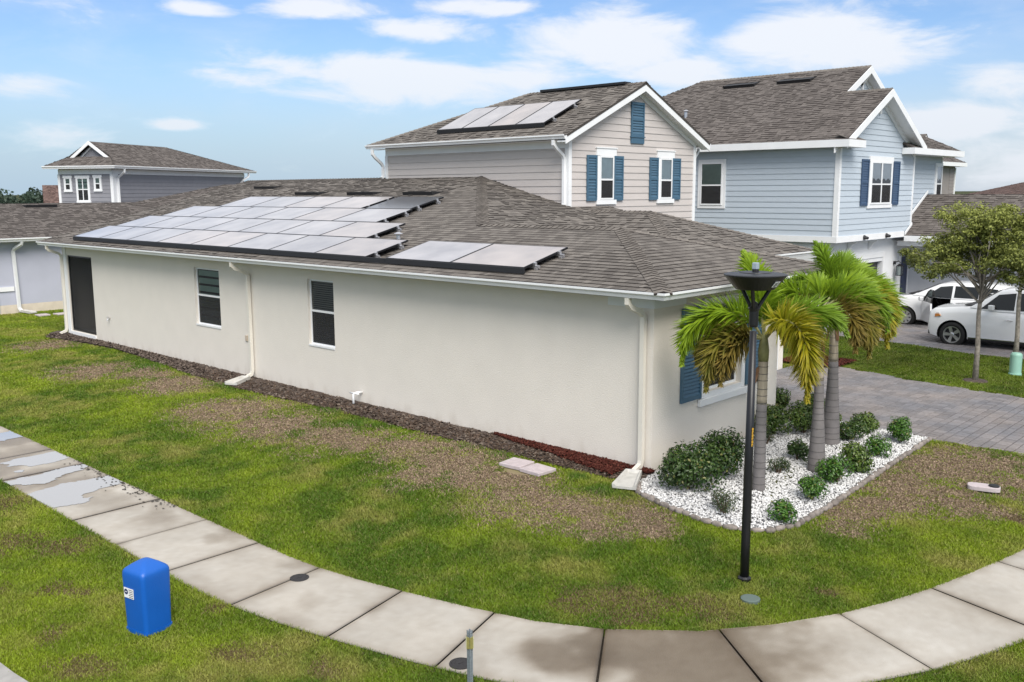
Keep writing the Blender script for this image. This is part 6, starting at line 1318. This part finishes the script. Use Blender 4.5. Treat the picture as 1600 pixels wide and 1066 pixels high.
# tree line on the horizon to the left
rg = np.random.default_rng(77); pos = []; cols = []; nv = []
for k in range(120):
    a = math.radians(rg.uniform(-8, 50)); r = rg.uniform(225, 300); x, y = CAM.x+math.sin(a)*r, CAM.y+math.cos(a)*r; hgt = rg.uniform(3.6, 5.8); R_ = rg.uniform(2.5, 5)
    for j in range(9):
        c = np.array([x, y, hgt*.62])+rg.normal(0, 1, 3)*np.array([R_*.5, R_*.5, hgt*.16]); n = 34; v = rg.normal(size=(n, 3)); v /= np.linalg.norm(v, axis=1)[:, None]; pos.append(c+v*rg.uniform(.7, 1.5)*np.array([1.2, 1.2, .75])); nv.append(v); cols.append(np.tile(np.array([.055, .085, .060])*rg.uniform(.7, 1.35), (n, 1)))
pos = np.concatenate(pos); tl = leaf_cloud('tree_line', None, pos, np.concatenate(nv)+rg.normal(0, .4, pos.shape), rg.uniform(.3, .65, len(pos)), np.concatenate(cols), M['oakleaf'], rg); tl['kind'] = 'stuff'

# ------------------------------------------------------------------ cars
M['carpaint'] = mat('white_car_paint', (.80, .81, .82), .22, coat=.8, spec=.5); M['tyre'] = mat('tyre_rubber', (.012, .012, .012), .85); M['rim'] = mat('silver_rim', (.55, .56, .58), .3, metal=.85); M['trimblack'] = mat('black_trim', (.015, .015, .016), .5); M['chrome'] = mat('chrome', (.75, .75, .77), .12, metal=1)
M['amberlens'] = mat('amber_lens', (.55, .22, .06), .25, coat=.6); M['clearlens'] = mat('clear_lens', (.62, .60, .56), .15, coat=.8); M['redlens'] = mat('dark_red_lens', (.25, .05, .035), .25, coat=.6); M['seat'] = mat('dark_seat', (.03, .03, .035), .8); M['blueinner'] = mat('dark_blue_door_liner', (.02, .028, .06), .7)
def boolean(o, cutters, op='DIFFERENCE'):
    for c in cutters:
        m = o.modifiers.new('b', 'BOOLEAN'); m.object = c; m.operation = op; m.solver = 'EXACT'
        try: m.material_mode = 'TRANSFER'
        except Exception: pass
    dg = bpy.context.evaluated_depsgraph_get(); me = bpy.data.meshes.new_from_object(o.evaluated_get(dg)); o.modifiers.clear(); old = o.data; o.data = me; me.name = o.name
    for c in cutters: d_ = c.data; bpy.data.objects.remove(c); bpy.data.meshes.remove(d_)
def car(name, label, nose, dirv, prof, W2, wheels, wr, roof, open_door=None, style='round'):
    """prof: upper outline of the lower body (x back from the nose, z); roof: greenhouse outline (x, z) from windscreen base over the roof to the tail"""
    nose = V(nose); bk = V(dirv).normalized(); lf = UZ.cross(bk).normalized()      # bk points to the tail, lf to one flank
    t = empty(name, nose+bk*2.3, label, 'car', 'white cars on the neighbouring driveway')
    P = lambda x, l, z: nose+bk*x+lf*l+UZ*z
    # lower body: closed shell from cross sections along its length
    xs = [p[0] for p in prof]; zs_ = [p[1] for p in prof]; Ln = xs[-1]; N_ = 44; rings = []
    for i in range(N_+1):
        f = i/N_; x = Ln*(.5-.5*math.cos(math.pi*f)) if 0 < f < 1 else Ln*f
        zt = np.interp(x, xs, zs_); end = min(x, Ln-x); pl = 1-.10*max(0, 1-end/.5)**2.0-.08*max(0, 1-end/.10)**2; hw = W2*pl; zb0 = .24+.10*max(0, 1-end/.5)**2
        sh = zb0+(zt-zb0)*.62
        prof2 = [(0, zb0), (hw*.80, zb0), (hw*.95, zb0+.05), (hw*.985, zb0+.16), (hw*1.0, zb0+(zt-zb0)*.45), (hw*.99, sh), (hw*.965, zb0+(zt-zb0)*.80), (hw*.93, zb0+(zt-zb0)*.92), (hw*.86, zb0+(zt-zb0)*.985), (hw*.6, zt+.010), (hw*.3, zt+.022), (0, zt+.026)]
        ring = [P(x, l, z) for l, z in prof2]+[P(x, -l, z) for l, z in prof2[-2:0:-1]]; rings.append(ring)
    body = loft(rings).build('body', [M['carpaint'], M['dark']], t, smooth=True)
    for v_ in ():
        pass
    cut = []
    for xw in wheels:
        for sg in (1, -1):
            c = MB(); c.lathe([(wr*1.17, -.02), (wr*1.17, .60)], P(xw, sg*(W2+.1), wr), 28, axis=-lf*sg); cut.append(c.build('cutter', M['dark']))
    if open_door:
        x0, x1, z0, z1 = open_door; c = MB(); c.prism([P(x0, -W2-.2, z0), P(x0-.05, -W2-.2, z0+.35), P(x0, -W2-.2, z1+.2), P(x1, -W2-.2, z1+.2), P(x1+.02, -W2-.2, z0+.1), P(x1-.1, -W2-.2, z0)], lf*1.15); cut.append(c.build('cutter', M['dark']))
    bpy.context.view_layer.update(); boolean(body, cut)
    for p in body.data.polygons: p.use_smooth = True
    try: body.data.set_sharp_from_angle(angle=math.radians(32))
    except Exception: pass
    # greenhouse
    rx = [p[0] for p in roof]; rz = [p[1] for p in roof]; base = lambda x: float(np.interp(x, xs, zs_))
    tumble = lambda x, z: W2*(.90-.30*(z-base(x)))
    gr = []; K = 26
    fr_ = np.linspace(0, 1, K); ll = np.concatenate([[0], np.cumsum(np.hypot(np.diff(rx), np.diff(rz)))]); 
    rings = []
    for f in fr_:
        x = np.interp(f*ll[-1], ll, rx); z = np.interp(f*ll[-1], ll, rz); b0 = base(x)-.04; hb = W2*.92; ht = max(W2*.60, tumble(x, z)); z = max(z, b0+.02)
        rg_ = [(hb, b0), (hb+(ht-hb)*.5, b0+(z-b0)*.5), (ht, z-.07 if z-b0 > .15 else z-.01), (ht*.94, z-.02), (ht*.7, z+.012), (0, z+.03)]
        rings.append([P(x, l, q) for l, q in rg_]+[P(x, -l, q) for l, q in rg_[-2::-1]])
    mb = MB(); m = len(rings[0]); mb.add([p for r_ in rings for p in r_], [(i*m+k, i*m+k+1, (i+1)*m+k+1, (i+1)*m+k) for i in range(K-1) for k in range(m-1)]+[tuple(range(m)), tuple((K-1)*m+k for k in range(m))])
    cab = mb.build('cabin', M['carpaint'] if not open_door else M['carpaint'], t, smooth=True)
    try: cab.data.set_sharp_from_angle(angle=math.radians(40))
    except Exception: pass
    def side_pt(x, h, sg, off=.012):   # point on the cabin flank at x, fraction h of the side height
        z = np.interp(x, rx, rz); b0 = base(x)-.04; zt = z-.07; hb = W2*.92; ht = max(W2*.60, tumble(x, z)); return P(x, sg*(hb+(ht-hb)*h+off), b0+(zt-b0)*h)
    xA, xR = rx[0], rx[-1]
    return dict(t=t, P=P, lf=lf, bk=bk, base=base, side=side_pt, rx=rx, rz=rz, body=body, cab=cab, W2=W2, Ln=Ln, wr=wr, wheels=wheels, xs=xs, zs=zs_, tumble=tumble)
def car_wheels(C, spokes):
    for xw in C['wheels']:
        for sg in (1, -1):
            c = C['P'](xw, sg*(C['W2']-.11), C['wr']); ax = C['lf']*sg; w_ = C['wr']; wo = MB()
            wo.lathe([(w_*.66, -.11), (w_*.93, -.11), (w_, -.07), (w_, .05), (w_*.95, .095), (w_*.70, .10), (w_*.66, .085)], c, 32, axis=ax, cap=False); wh = wo.build('tyre', M['tyre'], C['t'], smooth=True)
            r_ = MB(); r_.lathe([(w_*.67, .06), (w_*.67, .09), (w_*.60, .088), (w_*.58, .03)], c, 28, axis=ax, cap=False); r_.build('rim', M['rim'], wh)
            d_ = MB(); d_.lathe([(w_*.56, .0), (w_*.56, .022)], c, 24, axis=ax); d_.build('brake_disc', M['trimblack'], wh)
            s_ = MB(); q = V((0, 0, 1)).rotation_difference(ax)
            for k in range(spokes):
                a = 2*math.pi*k/spokes+.3; dv = q @ V((math.cos(a), math.sin(a), 0)); ev = ax.cross(dv); s_.add([c+ax*.075+dv*w_*.10-ev*w_*.09, c+ax*.075+dv*w_*.10+ev*w_*.09, c+ax*.085+dv*w_*.62+ev*w_*.14, c+ax*.085+dv*w_*.62-ev*w_*.14, c+ax*.045+dv*w_*.10-ev*w_*.09, c+ax*.045+dv*w_*.10+ev*w_*.09, c+ax*.05+dv*w_*.62+ev*w_*.14, c+ax*.05+dv*w_*.62-ev*w_*.14], [(0, 1, 2, 3), (0, 3, 7, 4), (1, 5, 6, 2)])
            s_.lathe([(w_*.17, .05), (w_*.17, .09), (w_*.10, .10)], c, 12, axis=ax); s_.build('spokes', M['rim'], wh)
def side_window(C, xa0, xa1, xb1, xb0, sg, h0=.10, h1=.93, name='side_window'):
    """corners along the belt line xa0..xa1 and along the top xb0..xb1"""
    S_ = C['side']; mb = MB(); p = [S_(xa0, h0, sg), S_(xa1, h0, sg), S_(xb1, h1, sg), S_(xb0, h1, sg)]; mb.quad(*p); o = mb.build(name, M['cardark'], C['t']); return o
M['cardark'] = mat('dark_car_window', (.010, .013, .014), .05, spec=.35, coat=.1)
# right car: large white sport utility vehicle, nose toward the garages
bk = V((0, -1, 0))
def flank(sg): return sg
profR = [(0, .60), (.012, .95), (.05, 1.10), (.22, 1.21), (.9, 1.29), (1.35, 1.33), (1.7, 1.28), (2.0, 1.26), (4.2, 1.27), (4.72, 1.20), (4.80, .85), (4.82, .5)]
roofR = [(1.28, 1.32), (2.0, 1.82), (2.2, 1.90), (3.2, 1.94), (4.35, 1.92), (4.56, 1.86), (4.76, 1.24)]
Cr = car('suv', 'big white sport utility car nearest the lawn, with silver five spoke wheels', (18.8, 1.80, -.10), bk, profR, .92, [.80, 3.75], .395, roofR)
car_wheels(Cr, 5)
# the flank that faces the camera is the -x side
sgc = 1 if Cr['lf'].x < 0 else -1
for sg in (1, -1):
    side_window(Cr, 1.58, 2.52, 2.52, 2.04, sg); side_window(Cr, 2.60, 3.50, 3.50, 2.60, sg); side_window(Cr, 3.58, 4.45, 4.22, 3.58, sg)
def car_bits(C, lens, sidelamp, hx, fl=True):
    P, W2 = C['P'], C['W2']; t = C['t']
    mb = MB(); S_ = C['side']; a, b = .10, .93
    z = lambda x: np.interp(x, C['rx'], C['rz'])
    x0, x1 = C['rx'][0]+.10, C['rx'][1]-.02
    f0, f1 = P(x0, 0, z(x0)+.042), P(x1, 0, z(x1)+.042); w0, w1 = W2*.80, W2*.66
    mb.quad(f0+C['lf']*w0-UZ*.03, f0+C['lf']*w0*.5+UZ*.0, f1+C['lf']*w1*.5, f1+C['lf']*w1-UZ*.01); mb.quad(f0+C['lf']*w0*.5, f0-C['lf']*w0*.5, f1-C['lf']*w1*.5, f1+C['lf']*w1*.5); mb.quad(f0-C['lf']*w0*.5, f0-C['lf']*w0-UZ*.03, f1-C['lf']*w1-UZ*.01, f1-C['lf']*w1*.5); mb.build('windscreen', M['cardark'], t)
    mb = MB(); mb.obox(P(C['rx'][0]-.12, 0, C['base'](C['rx'][0]-.1)+.03), C['bk'], C['lf'], UZ, -.10, .12, -W2*.75, W2*.75, -.01, .012); mb.build('cowl', M['trimblack'], t)
    for sg in (1, -1):
        mb = MB(); c = P(hx[0], sg*W2*.90, hx[1]); l = C['lf']*sg
        pts = [P(hx[0]-.14, sg*W2*.70, hx[1]-.06), P(hx[0]+.02, sg*W2*.90, hx[1]-.09), P(hx[0]+.24, sg*W2*.985, hx[1]+.00), P(hx[0]+.20, sg*W2*.955, hx[1]+.09), P(hx[0]+.02, sg*W2*.87, hx[1]+.085), P(hx[0]-.10, sg*W2*.68, hx[1]+.06)]
        mb.prism(pts, l*.03-C['bk']*.02); hl = mb.build('headlight', M[lens], t)
        mb = MB(); mb.prism([P(hx[0]+.06, sg*W2*.935, hx[1]-.05), P(hx[0]+.25, sg*W2*.99, hx[1]+.0), P(hx[0]+.20, sg*W2*.965, hx[1]+.06), P(hx[0]+.06, sg*W2*.92, hx[1]+.05)], l*.036-C['bk']*.012); mb.build('turn_signal', M[sidelamp], hl)
        mx_ = C['rx'][0]+.62; c = C['side'](mx_, .10, sg)+l*.12+UZ*.02; mb = MB(); mb.obox(c, C['bk'], l, UZ, -.06, .10, -.08, .10, -.03, .13); mi = mb.build('mirror', M['carpaint'], t, bevel=.03); mb = MB(); mb.tube([c-l*.02+UZ*.0, c-l*.16-UZ*.03], .03, 6); mb.build('mirror_arm', M['trimblack'], mi)
        for hxh in fl:
            c = P(hxh, sg*W2*.985, .98); mb = MB(); mb.tube([c-C['bk']*.10, c-C['bk']*.07+l*.045, c+C['bk']*.07+l*.045, c+C['bk']*.10], .014, 6); mb.build('door_handle', M['chrome'], t)
    mb = MB(); mb.obox(P(-.0, 0, .66), C['lf'], UZ, -C['bk'], -.42, .42, -.12, .12, -.05, .025); gr = mb.build('grille', M['trimblack'], t)
    for sg in (1, -1): mb = MB(); mb.obox(P(.10, sg*W2*.83, .42), C['bk'], C['lf']*sg, UZ, -.05, .10, -.02, .06, -.06, .06); mb.build('fog_light', M['trimblack'], t)
car_bits(Cr, 'clearlens', 'amberlens', (.20, .97), (2.42, 3.42))
for sg in (1, -1):
    for xd in (1.52, 2.56, 3.52):
        mb = MB(); S0 = Cr['P'](xd, sg*(.9*.955), 1.06); pts = [Cr['P'](xd, sg*.9*k, z) for k, z in ((.965, .98), (.99, .82), (1.0, .64), (.985, .42), (.96, .33))]; mb.tube([p+Cr['lf']*sg*.0 for p in pts], .008, 4); mb.build('door_gap', M['trimblack'], Cr['t'])
    mb = MB(); mb.tube([Cr['P'](1.3, sg*.90, .32), Cr['P'](3.25, sg*.90, .32)], .05, 8); mb.build('running_board', M['trimblack'], Cr['t'])
    mb = MB(); mb.tube([Cr['P'](1.3, sg*.945, .36), Cr['P'](3.25, sg*.945, .36)], .018, 6); mb.build('sill_trim', M['chrome'], Cr['t'])
    mb = MB(); mb.tube([Cr['P'](2.5, sg*.56, 1.93), Cr['P'](2.6, sg*.56, 1.98), Cr['P'](4.1, sg*.56, 1.96), Cr['P'](4.2, sg*.56, 1.91)], .02, 6); mb.build('roof_rail', M['trimblack'], Cr['t'])
# left car: white utility car with its driver's door open
profL = [(0, .58), (.03, .82), (.10, .96), (.32, 1.06), (.8, 1.15), (1.15, 1.20), (2.0, 1.15), (3.8, 1.17), (4.25, 1.12), (4.36, .85), (4.38, .5)]
roofL = [(1.02, 1.19), (1.78, 1.56), (2.1, 1.65), (2.8, 1.68), (3.7, 1.65), (4.0, 1.57), (4.34, 1.14)]
Cl = car('suv', 'white utility car closer to the garage with its front door wide open', (22.4, 4.62, -.10), bk, profL, .88, [.78, 3.45], .355, roofL, open_door=(1.42, 2.32, .36, 1.12))
car_wheels(Cl, 8)
sL = 1 if Cl['lf'].x < 0 else -1
for sg in (1, -1):
    if sg != sL: side_window(Cl, 1.45, 2.32, 2.32, 1.92, sg)
    side_window(Cl, 2.42, 3.22, 3.22, 2.42, sg); side_window(Cl, 3.30, 4.02, 3.80, 3.30, sg)
o = side_window(Cl, 1.45, 2.34, 2.34, 1.92, sL, .02, .95, 'dark_doorway_panel'); o.data.materials.clear(); o.data.materials.append(M['carglass'])  # dark pane over the uncut cabin, painting the shaded doorway
car_bits(Cl, 'trimblack', 'redlens', (.20, .92), (3.15,))
for sg in (1, -1):
    mb = MB(); pts = [Cl['P'](2.38, sg*.88*k, z) for k, z in ((.965, .95), (.99, .82), (1.0, .64), (.985, .42), (.96, .33))]; mb.tube(pts, .008, 4); mb.build('door_gap', M['trimblack'], Cl['t'])
hp = Cl['P'](1.40, sL*.88, 0); l = Cl['lf']*sL; oa = math.radians(52); dd_ = (Cl['bk']*math.cos(oa)+l*math.sin(oa)).normalized(); nn_ = (l*math.cos(oa)-Cl['bk']*math.sin(oa)).normalized(); upz = UZ
D = lambda a, z, k=0.0: hp+dd_*a+UZ*(z-.10+.0)+nn_*k
mb = MB(); mb.prism([D(.0, .40), D(.02, .95), D(.05, 1.10), D(.92, 1.10), D(.95, .85), D(.90, .48), D(.80, .40)], nn_*.06); dr = mb.build('open_door', M['carpaint'], Cl['t'], bevel=.015)
mb = MB(); mb.prism([D(.04, .44, -.03), D(.06, 1.06, -.03), D(.90, 1.06, -.03), D(.91, .85, -.03), D(.86, .5, -.03), D(.78, .44, -.03)], nn_*.028); mb.build('door_liner', M['blueinner'], dr)
mb = MB(); mb.tube([D(.10, 1.10, .03), D(.45, 1.46, -.02), D(.62, 1.54, -.03), D(.92, 1.55, -.03), D(.92, 1.10, .03)], .022, 6); mb.build('window_frame', M['trimblack'], dr)
mb = MB(); mb.quad(D(.12, 1.10, .02), D(.90, 1.10, .02), D(.90, 1.53, -.03), D(.62, 1.52, -.03), D(.45, 1.44, -.02)); mb.build('door_window', M['carglass'], dr)
c = D(.20, 1.17, .12); mb = MB(); mb.obox(c, dd_, nn_, UZ, -.09, .09, -.05, .09, -.06, .08); mb.build('mirror', M['carpaint'], dr, bevel=.03)
# what shows through the doorway
mb = MB(); mb.obox(Cl['P'](2.1, sL*.45, .55), Cl['bk'], Cl['lf']*sL, UZ, -.25, .25, -.25, .25, -.15, .05); mb.prism([Cl['P'](2.25, sL*.2, .6), Cl['P'](2.35, sL*.2, .6), Cl['P'](2.5, sL*.2, 1.3), Cl['P'](2.42, sL*.2, 1.3)], Cl['lf']*sL*.5); mb.build('seat', M['seat'], Cl['t'], bevel=.03)
mb = MB(); n_ = 20; c = Cl['P'](1.78, sL*.45, 1.02); ax = (Cl['bk']+UZ*.5).normalized(); q_ = V((0, 0, 1)).rotation_difference(ax); mb.tube([c+q_ @ V((.19*math.cos(2*math.pi*k/n_), .19*math.sin(2*math.pi*k/n_), 0)) for k in range(n_+1)], .016, 6, cap=False); mb.build('steering_wheel', M['seat'], Cl['t'])
